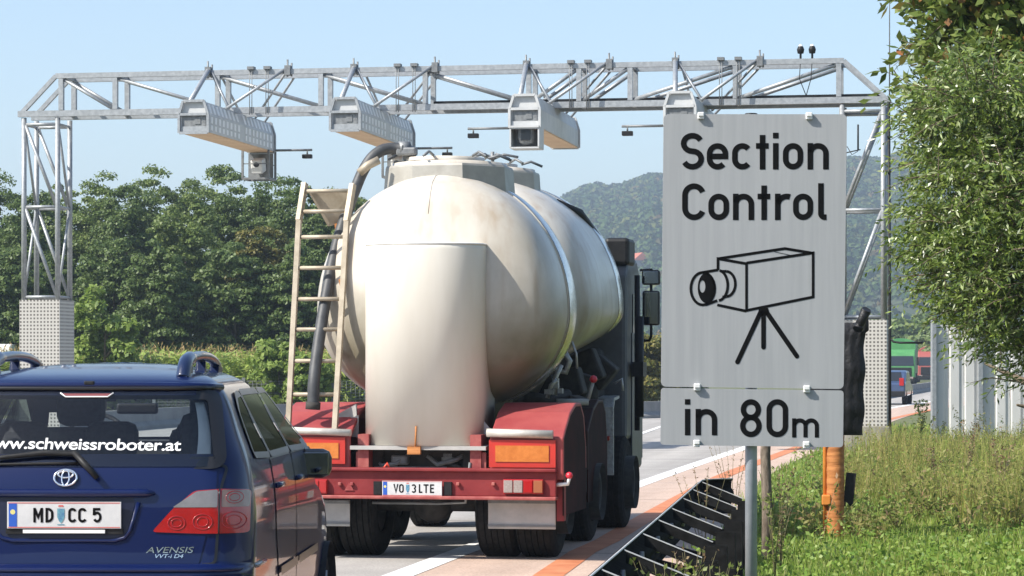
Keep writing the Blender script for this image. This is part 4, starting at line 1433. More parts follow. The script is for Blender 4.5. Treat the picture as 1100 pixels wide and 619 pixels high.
def lid(parent, b, zt, rr, hh, spider=False):
    q = MB(); n = 8
    q.lathe([(rr * 1.03, zt - .26), (rr, zt - .02), (rr * .985, zt), (rr * .93, zt + .005)], (0, b, 0), n=n, a0=PI / 8, a1=2 * PI + PI / 8, smooth=False)
    q.build('manhole_collar', collm, parent)
    q = MB(); q.lathe([(rr * .9, zt - .02), (rr * .88, zt + .03), (rr * .5, zt + .055), (.01, zt + .06)], (0, b, 0), n=28)
    q.lathe([(rr * .62, zt + .05), (rr * .62, zt + .085), (rr * .3, zt + .1), (.01, zt + .1)], (-.05, b, 0), n=24)
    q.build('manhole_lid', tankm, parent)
    q = MB()
    for k in range(6):
        a = k * PI / 3 + .3; p = Vector((rr * .6 * math.cos(a), b + rr * .6 * math.sin(a), zt + .09))
        o_ = Vector((math.cos(a), math.sin(a), 0))
        q.tube([p, p + o_ * .1 + Vector((0, 0, .03)), p + o_ * .22 - Vector((0, 0, .02))], .014, 5)
    if spider:
        for k in range(6):
            a = k * PI / 3; o_ = Vector((math.cos(a), math.sin(a), 0)); p = Vector((0, b, zt + .14))
            q.tube([p, p + o_ * .12 + Vector((0, 0, .05)), p + o_ * .27 + Vector((0, 0, .02))], .014, 5)
        q.tube([(0, b, zt + .06), (0, b, zt + .22)], .02, 6)
    q.build('lid_clamps', galvd, parent)


lid(tank1, 1.42, tz(180, 1.42), .62, .2)
# front tank
ZC2 = 2.36
t2 = barrel([(.01, 2.35, .8), (.7, 2.42, .8), (1.0, 2.58, .82), (1.12, 2.8, .70), (1.18, 3.1, .62), (1.2, 3.5, .55), (1.205, 4.2, .47), (1.205, 4.7, .40), (1.19, 4.86, .38), (1.1, 5.0, .38), (.8, 5.1, .4), (.01, 5.14, .4)], RY, ZC2)
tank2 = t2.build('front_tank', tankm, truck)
q = barrel([(1.209, 4.4, .45), (1.214, 4.42, .448), (1.214, 4.7, .405), (1.206, 4.74, .395)], RY, ZC2); q.build('polished_hoop', steelband, tank2)
lid(tank2, 3.6, tz(186, 3.6), .5, .2, True)
q = MB(); q.tube([(.62, 3.9, 3.45), (.80, 4.2, 3.36), (.93, 4.6, 3.12), (.98, 4.85, 2.95)], [.05, .06, .06, .05], 8); q.build('air_hose', blackp, truck)
# hopper cones under the tanks
for (b, zz, par) in ((1.45, ZC, tank1), (3.3, ZC2, tank2)):
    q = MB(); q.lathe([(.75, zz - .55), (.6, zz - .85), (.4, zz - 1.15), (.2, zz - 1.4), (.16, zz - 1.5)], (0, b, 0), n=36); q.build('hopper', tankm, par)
# upright cylinder at the back
SA0, SA1 = tl(384.5, .02), tl(514, .02)
sc_, sr = (SA0 + SA1) / 2, (SA1 - SA0) / 2
ztop, zbot = tz(260, 0), tz(479, 0)
q = MB()
prof2 = []
pln = []
for k in range(25):
    a = PI + PI * k / 24
    pln.append((sc_ + sr * math.copysign(abs(math.cos(a)) ** .9, math.cos(a)), .34 + .36 * math.sin(a)))
pln += [(SA1, .8), (SA0, .8)]
lev = [(zbot, 1.0), (ztop - .06, 1.0), (ztop - .03, .995), (ztop - .012, .975), (ztop, .93)]
vs = []
for z, s in lev: vs += [(sc_ + (x - sc_) * s, .45 + (y - .45) * s, z) for x, y in pln]
n = len(pln)
q.add(vs, [(i * n + j, i * n + (j + 1) % n, (i + 1) * n + (j + 1) % n, (i + 1) * n + j) for i in range(len(lev) - 1) for j in range(n)], 0, True)
q.add(vs[-n:], [list(range(n))], 0); q.add(vs[:n], [list(range(n))], 0)
cyl = q.build('filter_cylinder', silo_m, truck)
q = MB(); q.tube([(x, y, ztop - .012) for x, y in [(sc_ + (x - sc_) * .99, .45 + (y - .45) * .99) for x, y in pln]], .009, 5); q.build('top_weld', white, cyl)
q = MB(); q.box((sc_, .42, zbot - .02), (2 * sr + .14, .84, .035)); q.build('foot_plate', mudsteel, cyl)
q = MB(); q.tube([tp(446, 482, -.03), tp(447, 458, -.03)], .008, 6); q.box(tp(445, 484, -.02), (.12, .05, .07)); q.build('latch', MATS['rusty_orange'], cyl)

# chassis
q = MB()
for s in (-1, 1): q.box((s * .42, 3.4, .86), (.09, 6.4, .26)); q.box((s * .52, .22, .93), (.1, .34, .42), mi=1)
for b in (.35, 1.9, 3.9, 5.0): q.box((0, b, .86), (.8, .12, .2))
for b in (.7, 3.0, 5.2): q.tube([(-1.1, b, .5), (1.1, b, .5)], .09, 10); q.lathe([(.01, -.18), (.17, -.14), (.2, 0), (.17, .14), (.01, .18)], (0, b, .5), 'Y', 14)
q.box((0, 1.4, .98), (1.25, 2.3, .1)); q.box((0, 3.6, 1.0), (1.3, 2.4, .1))
q.tube([(-.3, .5, .72), (-.3, 2.3, .75)], .09, 12); q.tube([(.3, .2, .80), (.3, 2.3, .75)], .07, 12)
q.box((.0, 1.3, .72), (.7, .5, .3)); q.box((.95, 2.1, .75), (.45, .5, .45)); q.box((-.95, 2.0, .75), (.5, .6, .45))
q.box((.0, 4.95, 1.25), (1.9, .35, .8)); q.box((.75, 4.6, 1.35), (.4, .5, .5)); q.tube([(.9, 4.2, 1.3), (.9, 4.75, 1.9)], .09, 10)
q.build('chassis', [dark, redw], truck)
q = MB()
q.tube([tp(398, 486, .3), tp(410, 500, .2), tp(426, 498, .2), tp(440, 488, .25)], .02, 7); q.tube([tp(455, 486, .3), tp(470, 499, .2), tp(490, 494, .2), tp(505, 486, .3)], .022, 7)
q.tube([tp(402, 503, .12), tp(480, 503, .12)], .016, 6); q.box(tp(430, 494, .25), (.16, .1, .09), bev=.02); q.box(tp(482, 492, .3), (.12, .1, .12), bev=.02)
q.tube([tp(505, 497, .05), tp(500, 540, .05), tp(470, 541, .2), tp(400, 540, .2)], .014, 6)
q.build('air_lines', galvd, truck)
q = MB(); q.tube([tp(411, 505, .05), tp(416, 498, .05), tp(419, 505, .05)], .014, 6); q.build('red_coupling', ballm_ if False else mat('coupling_red', (.6, .06, .03), rough=.4), truck)
# pump and pipework seen on the right under the tanks
q = MB()
q.tube([tp(606, 378, 2.75), tp(612, 388, 2.75), tp(608, 400, 2.75), tp(596, 398, 2.75), tp(596, 384, 2.75), tp(606, 378, 2.75)], .03, 8)
q.tube([tp(596, 425, 2.6), tp(597, 405, 2.6), tp(603, 392, 2.6)], .025, 8); q.tube([tp(588, 428, 2.55), tp(592, 414, 2.55), tp(598, 408, 2.55)], .022, 8)
q.box(tp(597, 412, 2.6), (.06, .06, .1)); q.box(tp(590, 421, 2.55), (.09, .06, .05)); q.box(tp(602, 420, 2.6), (.05, .05, .05))
q.tube([tp(620, 396, 2.75), tp(619, 380, 2.75), tp(614, 366, 2.75)], .012, 6)
q.tube([tp(660, 412, 4.9), tp(668, 407, 4.9), tp(669, 420, 4.9)], .016, 6)
q.build('pipe_fittings', alu, truck)
q = MB()
for (x, y, b, s) in ((585, 415, 3.3, .3), (610, 412, 3.5, .32), (630, 395, 4.2, .34), (622, 415, 3.8, .28), (645, 400, 4.5, .3), (600, 428, 3.2, .2)):
    q.box(tp(x, y, b), (s, .3, s * .9), Matrix.Rotation(x * .7, 3, 'Y'), bev=.03)
q.tube([tp(560, 425, 2.6), tp(585, 430, 2.8), tp(610, 424, 3.1)], .06, 10)
for k in range(16):
    r_ = random.Random(k + 3)
    q.box((r_.uniform(.25, 1.0), r_.uniform(3.1, 4.9), r_.uniform(1.1, 1.5)), (r_.uniform(.12, .4), r_.uniform(.2, .5), r_.uniform(.1, .4)), Matrix.Rotation(r_.uniform(-.5, .5), 3, 'Y'), bev=.02)
q.build('pump', dark, truck)
q = MB(); q.tube([tp(598, 432, 2.5), tp(632, 432, 2.6)], .035, 10); q.tube([tp(632, 430, 2.6), tp(637, 411, 2.6)], .016, 8); lv = q.build('lever', mudsteel, truck)
ballm = mat('lever_red', (.62, .03, .05), rough=.3)
def ball(p, r, par, name='knob', m=None):
    q = MB(); q.lathe([(.001, -r), (r * .7, -r * .7), (r, 0), (r * .7, r * .7), (.001, r)], p, n=14); return q.build(name, m or ballm, par)
ball(tp(637.5, 407.5, 2.6), .04, lv)
q = MB(); q.tube([tp(598, 521, .0), tp(610, 520, 0), tp(612, 512, 0)], .018, 8); lv2 = q.build('lever', white, truck); ball(tp(611.5, 511, 0), .034, lv2)

# brackets between cylinder, tank and fender (right) 
q = MB()
def plate(pts, th=.02, mi=0): q.prism([tp(*p) for p in pts], (0, th, 0), mi)
plate([(519, 396, .9), (541, 413, .9), (529, 421, .9), (520, 412, .9)])
q.tube([tp(519, 396, .88), tp(541, 413, .88), tp(550, 410, 1.0)], .014, 6, 1); q.tube([tp(541, 414, .88), tp(529, 422, .88)], .012, 6, 1)
plate([(509, 446, .3), (514, 446, .3), (528, 462, .3), (528, 469, .3), (509, 469, .3)], mi=1)
plate([(510, 407, .7), (517, 407, .7), (517, 424, .7), (510, 424, .7)], mi=1)
plate([(517, 412, .8), (530, 422, .8), (520, 434, .8), (517, 428, .8)], mi=0)
plate([(366, 452, .3), (385, 446, .3), (385, 470, .3), (366, 468, .3)], mi=1)
plate([(357, 448, .3), (383, 434, .32), (383, 462, .3), (357, 462, .3)], mi=1)
q.build('bracket', [galvd, mudsteel], truck)

# fenders
def fender(a0, a1, b0, side, m, tall=True):
    q = MB()
    o_ = [(b0 + .0, .74), (b0 + .0, 1.12), (b0 + .12, 1.2), (b0 + .38, 1.34), (b0 + .7, 1.42), (b0 + 1.0, 1.42), (b0 + 1.2, 1.3), (b0 + 1.32, 1.0), (b0 + 1.34, .8)]
    i_ = [(b0 + .04, .74), (b0 + .04, 1.1), (b0 + .15, 1.17), (b0 + .4, 1.3), (b0 + .71, 1.38), (b0 + .98, 1.38), (b0 + 1.16, 1.27), (b0 + 1.28, .99), (b0 + 1.3, .8)]
    for k in range(len(o_) - 1):
        vs = [(a, b, z) for a in (a0, a1) for b, z in (o_[k], o_[k + 1], i_[k + 1], i_[k])]
        q.add(vs, [(0, 1, 2, 3), (7, 6, 5, 4), (0, 4, 5, 1), (3, 2, 6, 7)])
    q.add([(a, b, z) for a in (a0, a1) for b, z in (o_[0], i_[0])], [(0, 1, 3, 2)])
    # skirt on the outer side
    ao = a1 - .014 if side > 0 else a0 + .014
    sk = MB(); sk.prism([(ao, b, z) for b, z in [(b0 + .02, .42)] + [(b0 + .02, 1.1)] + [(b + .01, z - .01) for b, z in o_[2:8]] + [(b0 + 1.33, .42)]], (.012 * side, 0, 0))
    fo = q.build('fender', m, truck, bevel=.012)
    sk.build('skirt', MATS['skirt_shaded_red'] if 'skirt_shaded_red' in MATS else mat('skirt_shaded_red', (.018, .006, .005), (.04, .010, .009), rough=.8, scale=4, spec=.1), fo)  # darkened fender red, the shaded side put into the colour
    return fo


fred = mat('fender_red', (.25, .032, .034), (.33, .065, .058), rough=.55, scale=2.5, detail=8)
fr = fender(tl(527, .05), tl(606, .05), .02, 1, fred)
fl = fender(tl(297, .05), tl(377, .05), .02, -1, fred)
fdark = mat('fender_shaded_red', (.02, .012, .012), (.05, .02, .018), rough=.6, scale=3, spec=.2)  # near-black copy of the red, shade painted on the second fenders
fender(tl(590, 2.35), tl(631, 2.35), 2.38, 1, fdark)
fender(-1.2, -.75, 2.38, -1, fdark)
refr = mat('reflector_red', (.50, .03, .018), (.42, .03, .02), rough=.4, scale=9)
refo = mat('reflector_orange', (.46, .13, .015), (.56, .18, .03), rough=.45, scale=18)
for fd, xa, xb, ya, yb in ((fr, 525.5, 597, 473, 502), (fl, 309, 371, 470, 498)):
    q = MB(); p0, p1 = tp(xa, yb, -.0), tp(xb, ya, -.0)
    cx_, cz_ = (p0.x + p1.x) / 2, (p0.z + p1.z) / 2; w_, h_ = p1.x - p0.x, p1.z - p0.z
    q.box((cx_, -.005, cz_), (w_, .014, h_)); o_ = q.build('reflector_panel', refr, fd)
    q = MB(); q.box((cx_, -.016, cz_), (w_ - .12, .008, h_ - .1)); q.build('orange_field', refo, o_)
q = MB()
q.tube([tp(523, 465, -.02), tp(594, 467, -.02)], .038, 12); q.tube([tp(302, 462, -.02), tp(377, 465, -.02)], .032, 12)
q.build('cross_tube', mat('tube_grey', (.46, .43, .38), (.58, .55, .5), rough=.5, metal=.3, scale=9), truck)
q = MB(); q.box(((tl(383, .1) + tl(395, .1)) / 2, .1, .86), (.1, .06, .24)); q.box(((tl(512, .1) + tl(523, .1)) / 2, .1, .86), (.09, .06, .24)); q.build('upright', redw, truck)
# rear beam
ba0, ba1 = tl(301, -.06), tl(597, -.06); zb0, zb1 = tz(533, -.06), tz(506, -.06)
q = MB(); q.box(((ba0 + ba1) / 2, 0, (zb0 + zb1) / 2), (ba1 - ba0, .09, zb1 - zb0), bev=.01)
q.box(((ba0 + ba1) / 2, -.03, zb1 + .012), (ba1 - ba0 + .01, .13, .03), bev=.008)
beam = q.build('rear_beam', red, truck)
q = MB(); q.box(((ba0 + ba1) / 2, -.04, zb0 - .012), (ba1 - ba0 + .02, .15, .03), bev=.008); q.build('lower_lip', redw, beam)
q = MB(); q.prism([tp(x, 509, .06) for x in (598, 606)] + [tp(606, 560, .06), tp(598, 560, .06)], (0, .1, 0)); q.build('end_plate', red, beam)
lampr = mat('lamp_red', (.36, .012, .012), rough=.12, coat=.6); lampw = mat('lamp_clear', (.27, .22, .20), (.36, .31, .28), rough=.15, coat=.6, scale=80); lampo = mat('lamp_amber', (.32, .11, .05), rough=.15, coat=.6)
for (xa, xb, fl_) in ((541, 584, 1), (318, 352, -1)):
    yb_, yt_ = 530.5, 515
    q = MB(); p0, p1 = tp(xa, yb_, -.06), tp(xb, yt_, -.06)
    q.box(((p0.x + p1.x) / 2, -.06, (p0.z + p1.z) / 2), (p1.x - p0.x, .05, p1.z - p0.z), bev=.006); lm = q.build('tail_lamp', lampr, truck)
    n = 4; wd = (p1.x - p0.x) / n
    for k, mm in enumerate((lampw, lampw, lampr, lampo) if fl_ > 0 else (lampo, lampw, lampr, lampr)):
        q = MB(); q.box((p0.x + wd * (k + .5), -.088, (p0.z + p1.z) / 2), (wd * .9, .012, (p1.z - p0.z) * .84), bev=.005); q.build('lens', mm, lm)
trim_ = MB()
for x in (365, 378, 492, 530): trim_.box(tp(x, 520, -.06), (.03, .03, .03), bev=.006)
trim_.prism([tp(370, 527, -.055), tp(380, 527, -.055), tp(375, 518, -.055)], (0, .008, 0)); trim_.build('bolts', redw, beam)
platem = mat('plate_white', (.50, .505, .50), (.58, .58, .57), rough=.45, scale=12)
platered = mat('plate_red_edge', (.55, .12, .1), rough=.4)
eub = mat('plate_blue', (.02, .09, .42), rough=.4); crestm = mat('plate_crest', (.05, .14, .28), (.12, .30, .34), rough=.5, scale=60)


def number_plate(parent, mapf, W_, H_, text, crest, textH, stroke_w):
    """mapf(x, z, off): plate plane to parent space; text=[(ch, l, r)] in metres from left bottom"""
    q = MB()
    def quad(x0, z0, x1, z1, off, mi): q.add([mapf(x0, z0, off), mapf(x1, z0, off), mapf(x1, z1, off), mapf(x0, z1, off)], [(0, 1, 2, 3)], mi)
    o0 = [mapf(x, z, 0) for x, z in ((0, 0), (W_, 0), (W_, H_), (0, H_))]; o1 = [mapf(x, z, .012) for x, z in ((0, 0), (W_, 0), (W_, H_), (0, H_))]
    q.add(o0 + o1, [(4, 5, 6, 7), (0, 1, 5, 4), (1, 2, 6, 5), (2, 3, 7, 6), (3, 0, 4, 7), (3, 2, 1, 0)])
    pl_ = q.build('number_plate', platem, parent)
    q = MB(); quad(.004, H_ - .007, W_ - .004, H_ - .003, .0132, 0); quad(.004, .003, W_ - .004, .007, .0132, 0); quad(.008, .008, .046, H_ - .008, .0136, 1)
    q.add([mapf(.027 + .012 * math.cos(a), H_ * .62 + .012 * math.sin(a), .0142) for a in [2 * PI * k / 12 for k in range(12)]], [list(range(12))], 2)
    q.build('euro_band', [platered, eub, mat('star_yellow', (.6, .55, .2), rough=.5) if 'star_yellow' not in MATS else MATS['star_yellow']], pl_)
    q = MB()
    for ch, l, r_ in text:
        for p_, c_ in glyph(ch, r_ - l, textH, textH * .7, stroke_w): stroke(q, p_, stroke_w, lambda x, y, l=l: mapf(l + x, (H_ - textH) / 2 + y, .0138), c_)
    q.build('lettering', ink, pl_)
    q = MB(); cx_, w_ = crest
    q.add([mapf(cx_ + w_ * u, H_ * v, .0138) for u, v in ((-.5, .75), (.5, .75), (.5, .42), (.25, .27), (0, .2), (-.25, .27), (-.5, .42))], [list(range(7))])
    q.add([mapf(cx_ + w_ * u, H_ * v, .0138) for u, v in ((-.5, .13), (.5, .13), (.5, .16), (-.5, .16))], [(0, 1, 2, 3)])
    q.add([mapf(cx_ + w_ * u, H_ * v, .0138) for u, v in ((-.4, .82), (.4, .82), (.3, .88), (-.3, .88))], [(0, 1, 2, 3)], 1)
    q.build('crest', [crestm, platered], pl_)
    return pl_


p0 = tp(411, 532.5, -.07); p1 = tp(475, 517, -.07); pw, ph = p1.x - p0.x, p1.z - p0.z
fx = lambda px: (px - 411) / 64 * pw
C4 = 571 / 120
g = lambda ch, a, b: (ch, fx(380 + a / C4), fx(380 + b / C4))
number_plate(truck, lambda x, z, o: Vector((p0.x + x, -.075 - o, p0.z + z)), pw, ph, [g('V', 205, 231), g('O', 234, 258), g('3', 297, 321), g('L', 335, 353), g('T', 359, 385), g('E', 392, 413)], (fx(380 + 278 / C4), .032), .078, .0125)
q = MB(); q.box((p0.x - .05, -.055, (p0.z + p1.z) / 2), (.07, .03, .12)); q.box((p1.x + .05, -.055, (p0.z + p1.z) / 2), (.07, .03, .12)); q.build('plate_lamp', blackp, truck)
# mudflaps
for (xa, xb, ya, yb) in ((524.5, 597, 537, 568), (331, 376, 537, 565)):
    q = MB(); a_, b_ = tp(xa, yb, .12), tp(xb, ya, .12); q.box(((a_.x + b_.x) / 2, .12, (a_.z + b_.z) / 2), (b_.x - a_.x, .012, b_.z - a_.z), bev=.004); fl2 = q.build('mudflap', mudsteel, truck)
    q = MB(); q.box(((a_.x + b_.x) / 2, .105, a_.z + .03), (b_.x - a_.x, .012, .02)); q.box(((a_.x + b_.x) / 2, .105, b_.z - .02), (b_.x - a_.x, .012, .03)); q.build('flap_strip', galvd, fl2)


def wheel(a, b, w, rr=.5, mirror=1):
    q = MB(); q.lathe([(.0, .02), (.12, .02), (.14, .06), (.2, .06), (.27, -.03), (.285, .1), (.285, -w + .04), (.2, -w + .1), (0, -w + .12)], (0, 0, 0), 'X', 28)
    M = Matrix.Translation((a, b, rr)) @ (Matrix.Scale(-1, 4, (1, 0, 0)) if mirror < 0 else Matrix.Identity(4))
    o_ = q.build('wheel', dark, truck, M=M)
    q = MB()
    tread = [(.28, -.02), (.30, 0), (.40, .012), (.46, 0), (rr - .012, -.02)]
    k = 5; st = (w - .06) / k
    for i in range(k):
        x0 = -.03 - st * i
        tread += [(rr, x0), (rr, x0 - st * .8), (rr - .018, x0 - st * .84), (rr - .018, x0 - st * .97)]
    tread += [(rr - .012, -w + .02), (.46, -w), (.40, -w - .012), (.30, -w), (.28, -w + .02)]
    q.lathe(tread, (0, 0, 0), 'X', 40, smooth=False); q.build('tyre', rubber, o_, M=M)


for s in (1, -1):
    wheel(s * 1.18, .7, .34, mirror=s); wheel(s * .815, .7, .34, mirror=s)
    wheel(s * 1.14, 3.0, .32, mirror=s); wheel(s * 1.18, 5.2, .36, mirror=s)
# tread plate mudguard ahead of the front wheel, with a small lamp
q = MB(); a0, a1 = tl(634, 4.55), tl(659, 4.55)
q.prism([(a0, 4.55, .95), (a0, 4.55, 1.32), (a0, 4.62, 1.42), (a0, 5.0, 1.44), (a0, 5.0, 1.41), (a0, 4.65, 1.39), (a0, 4.58, 1.3), (a0, 4.58, .6), (a0, 4.55, .6)], (a1 - a0, 0, 0)); mg = q.build('front_mudguard', alu, truck)
q.v, q.f, q.m, q.sm = [], [], [], []
q.box(tp(649, 471, 4.53), (.12, .04, .05), bev=.01); q.build('side_lamp', lampr, mg)
q = MB(); q.box((tl(641, 4.3), 4.4, .95), (.1, .4, .7)); q.build('side_box', dark, truck)

# cab
cabm = mat('cab_grey', (.085, .09, .10), (.13, .135, .145), rough=.45, scale=3, spec=.3)
q = MB()
sec = [(5.22, .95), (5.22, 2.75), (5.35, 2.92), (6.1, 2.95), (6.35, 2.75), (6.55, 1.8), (6.6, 1.0), (6.5, .6), (5.75, .6), (5.7, .95)]
q.prism([(-1.17, b, z) for b, z in sec], (2.34, 0, 0)); cb = q.build('cab', cabm, truck, bevel=.05)
for s in (-1, 1):
        q = MB(); q.prism([(s * 1.174, b, z) for b, z in ((5.7, 1.8), (5.7, 2.55), (6.2, 2.55), (6.4, 1.8))], (s * .006, 0, 0)); q.build('window', lensm, cb)
q = MB()
q.prism([(-1.05, 6.545, 1.85), (1.05, 6.545, 1.85), (1.0, 6.375, 2.65), (-1.0, 6.375, 2.65)], (0, .02, 0)); q.build('windscreen', lensm, cb)
for s in (-1, 1): q = MB(); q.box((s * 1.178, 6.02, 1.42), (.012, .85, 1.4), bev=.004); q.build('door', cabm, cb)
q = MB()
q.box((1.06, 5.5, tz(272, 5.5)), (.27, .5, .30), bev=.04); q.build('air_deflector', blackp, cb); q = MB(); q.box((-1.1, 5.55, tz(272, 5.5)), (.34, .6, .34), bev=.05); q.build('air_deflector', blackp, cb)
q = MB(); q.tube([(1.25, 5.5, 1.05), (1.25, 5.5, 2.75)], .03, 8); q.tube([(1.28, 5.45, 1.2), (1.28, 5.45, 2.3)], .05, 8); q.box((1.27, 5.55, 1.72), (.12, .3, .16)); q.build('exhaust_stack', blackp, cb)
for s in (1, -1):
    arm = MB(); b = 5.75
    A = tp(688, 400, b); zc_ = tz(332, b); aa = tl(699.5, b)
    if s < 0: aa = -aa
    arm.tube([(s * 1.22, b + .3, tz(366, b)), (aa - s * .02, b, tz(366, b)), (aa, b, tz(362, b)), (aa, b, tz(290, b)), (s * 1.22, b + .3, tz(290, b))], .016, 8)
    am = arm.build('mirror_arm', blackp, cb)
    for (ya, yb, wv, nm) in ((313, 350, .19, 'mirror'), (291, 307, .20, 'wide_mirror')):
        z0, z1 = tz(yb, b), tz(ya, b)
        q = MB(); q.box((aa, b - .0, (z0 + z1) / 2), (wv, .09, z1 - z0), bev=.025); mm = q.build(nm, blackp, cb)
        q = MB(); q.box((aa, b - .047, (z0 + z1) / 2), (wv - .03, .006, z1 - z0 - .03), bev=.002); q.build('glass', MATS['mirror_glass'] if 'mirror_glass' in MATS else mat('mirror_glass', (.25, .27, .29), rough=.05, metal=1), mm)

# ladder and hose on the left
ladm = mat('ladder_steel', (.30, .25, .18), (.44, .38, .29), rough=.55, metal=.2, scale=6)
q = MB()
LB, LT_ = .02, .62
lt_ = [tp(327.5, 197, LT_), tp(379, 198, LT_)]; lb_ = [tp(308, 490, LB), tp(358, 492, LB)]
kn = [lt_[0].lerp(lb_[0], .14) + Vector((-.025, -.03, 0)), lt_[1].lerp(lb_[1], .14) + Vector((-.025, -.03, 0))]
for i in range(2):
    q.beam(lt_[i], kn[i], .045, .06); q.beam(kn[i], lb_[i], .045, .06)
def onl(i, py):
    for A, B in ((lt_[i], kn[i]), (kn[i], lb_[i])):
        ya = HY - (A.z - EYE) * F / (TR.y + A.y); yb = HY - (B.z - EYE) * F / (TR.y + B.y)
        if py <= yb or B is lb_[i]: return A.lerp(B, min(1, (py - ya) / (yb - ya)))
lad_rungs = (204, 226, 254, 288, 322, 355, 389, 425, 463)
for py in lad_rungs: q.tube([onl(0, py), onl(1, py)], .019, 8)
lad = q.build('ladder', ladm, truck)
q = MB(); a_, b_ = tp(331, 212, .68), tp(378, 212, .68)
q.prism([tp(330, 204, .68), tp(377, 205, .68), tp(366, 240, .8), tp(352, 243, .8)], (0, .03, 0)); q.build('step_plate', ladm, lad)
q = MB(); q.beam(tp(366, 300, .42), tp(372, 330, .5), .03, .03); q.beam(tp(362, 240, .75), tp(368, 300, .8), .04, .04); q.beam(tp(368, 300, .8), tp(363, 395, .45), .04, .04); q.build('ladder_bracket', MATS['rusty_orange'], lad)
hosem = mat('hose_rubber', (.035, .037, .04), (.065, .068, .07), rough=.55, scale=9)
hp = [tp(434, 160, 1.2), tp(424, 159.5, 1.2), tp(412, 161, 1.15), tp(401, 168, 1.1), tp(391, 182, 1.05), tp(383, 200, .98), tp(375, 222, .85), tp(366, 248, .72), tp(358, 280, .58), tp(351, 315, .45), tp(345, 350, .32), tp(340, 385, .2), tp(337, 412, .12), tp(336.5, 437, .1)]
def smooth_path(P, n=6):
    out = []
    for i in range(len(P) - 1):
        p0, p1, p2, p3 = P[max(i - 1, 0)], P[i], P[i + 1], P[min(i + 2, len(P) - 1)]
        for k in range(n):
            t = k / n
            out.append(.5 * ((2 * p1) + (p2 - p0) * t + (2 * p0 - 5 * p1 + 4 * p2 - p3) * t * t + (3 * p1 - p0 - 3 * p2 + p3) * t ** 3))
    return out + [P[-1]]
q = MB(); q.tube(smooth_path(hp), .055, 12); hs = q.build('filling_hose', hosem, truck)
q = MB(); q.tube([tp(336.5, 432, .1), tp(336, 440, .1)], .07, 12); q.build('coupling', dark, hs)
q = MB(); q.tube([tp(428, 160, 1.2), tp(440, 160, 1.25)], .07, 12); q.tube([tp(438, 158, 1.25), tp(441, 178, 1.3)], .06, 10); q.box(tp(437, 163, 1.2), (.2, .1, .08), bev=.02); q.tube([tp(436, 170, 1.25), tp(444, 172, 1.3)], .03, 8); q.build('coupling', galvd, hs)
q = MB(); q.tube([tp(386, 186, .95), tp(395, 178, .96), tp(407, 172, 1.0)], .04, 8); q.build('hose_saddle', ladm, tank1)
# ------------------------------------------------------------------ blue estate car
CA = R(1.7)
CY = F / 230
CR = Vector(((70 - HX) / 230, CY, 0))
car = empty('estate_car', CR, -CA, 'dark blue estate car at the left edge with a web address across its rear window', 'car')


def pchip(knots):
    xs_ = [k[0] for k in knots]; ys_ = [k[1] for k in knots]; n = len(xs_)
    d = [(ys_[i + 1] - ys_[i]) / (xs_[i + 1] - xs_[i]) for i in range(n - 1)]
    m = [d[0]] + [0 if d[i - 1] * d[i] <= 0 else 2 * d[i - 1] * d[i] / (d[i - 1] + d[i]) for i in range(1, n - 1)] + [d[-1]]
    def f(x):
        x = min(max(x, xs_[0]), xs_[-1])
        i = 0
        while i < n - 2 and x > xs_[i + 1]: i += 1
        h = xs_[i + 1] - xs_[i]; t = (x - xs_[i]) / h
        return (2 * t ** 3 - 3 * t * t + 1) * ys_[i] + (t ** 3 - 2 * t * t + t) * h * m[i] + (-2 * t ** 3 + 3 * t * t) * ys_[i + 1] + (t ** 3 - t * t) * h * m[i + 1]
    return f


cW = pchip([(.22, 0.737), (.4, 0.820), (.6, 0.854), (.8, 0.858), (1.0, 0.858), (1.15, 0.849), (1.25, 0.834), (1.32, 0.815), (1.45, 0.761), (1.6, 0.703), (1.66, 0.669), (1.70, 0.621), (1.735, 0.533), (1.76, 0.417), (1.78, 0.262), (1.788, 0.029)])
cR = pchip([(.22, .16), (.4, -.05), (.6, -.095), (.80, -.095), (.825, -.08), (.845, -.015), (1.0, 0), (1.15, .012), (1.28, .045), (1.45, .15), (1.6, .26), (1.66, .29), (1.69, .31), (1.72, .42), (1.745, .66), (1.765, .95), (1.78, 1.25), (1.788, 1.55)])
cF = pchip([(.22, 4.3), (.4, 4.55), (.6, 4.62), (.8, 4.58), (.92, 4.45), (1.02, 4.15), (1.1, 3.75), (1.16, 3.5), (1.32, 3.2), (1.5, 2.85), (1.66, 2.5), (1.70, 2.36), (1.735, 2.18), (1.76, 1.98), (1.78, 1.75), (1.788, 1.57)])


def taper(y, z):
    g = min(max((z - 1.3) / .35, 0), 1) * min(max((y - .4) / 2.2, 0), 1.2)
    return 1 - .045 * max(0, (y - 2.6) / 2) ** 2 - .10 * g


def rc_of(z):
    if z > 1.68: return min(.24, cW(z) * .6)
    return .20 if z > .84 else .24


def rear_bulge(x, z):
    w = cW(z)
    return .05 * (abs(x) / w) ** 2


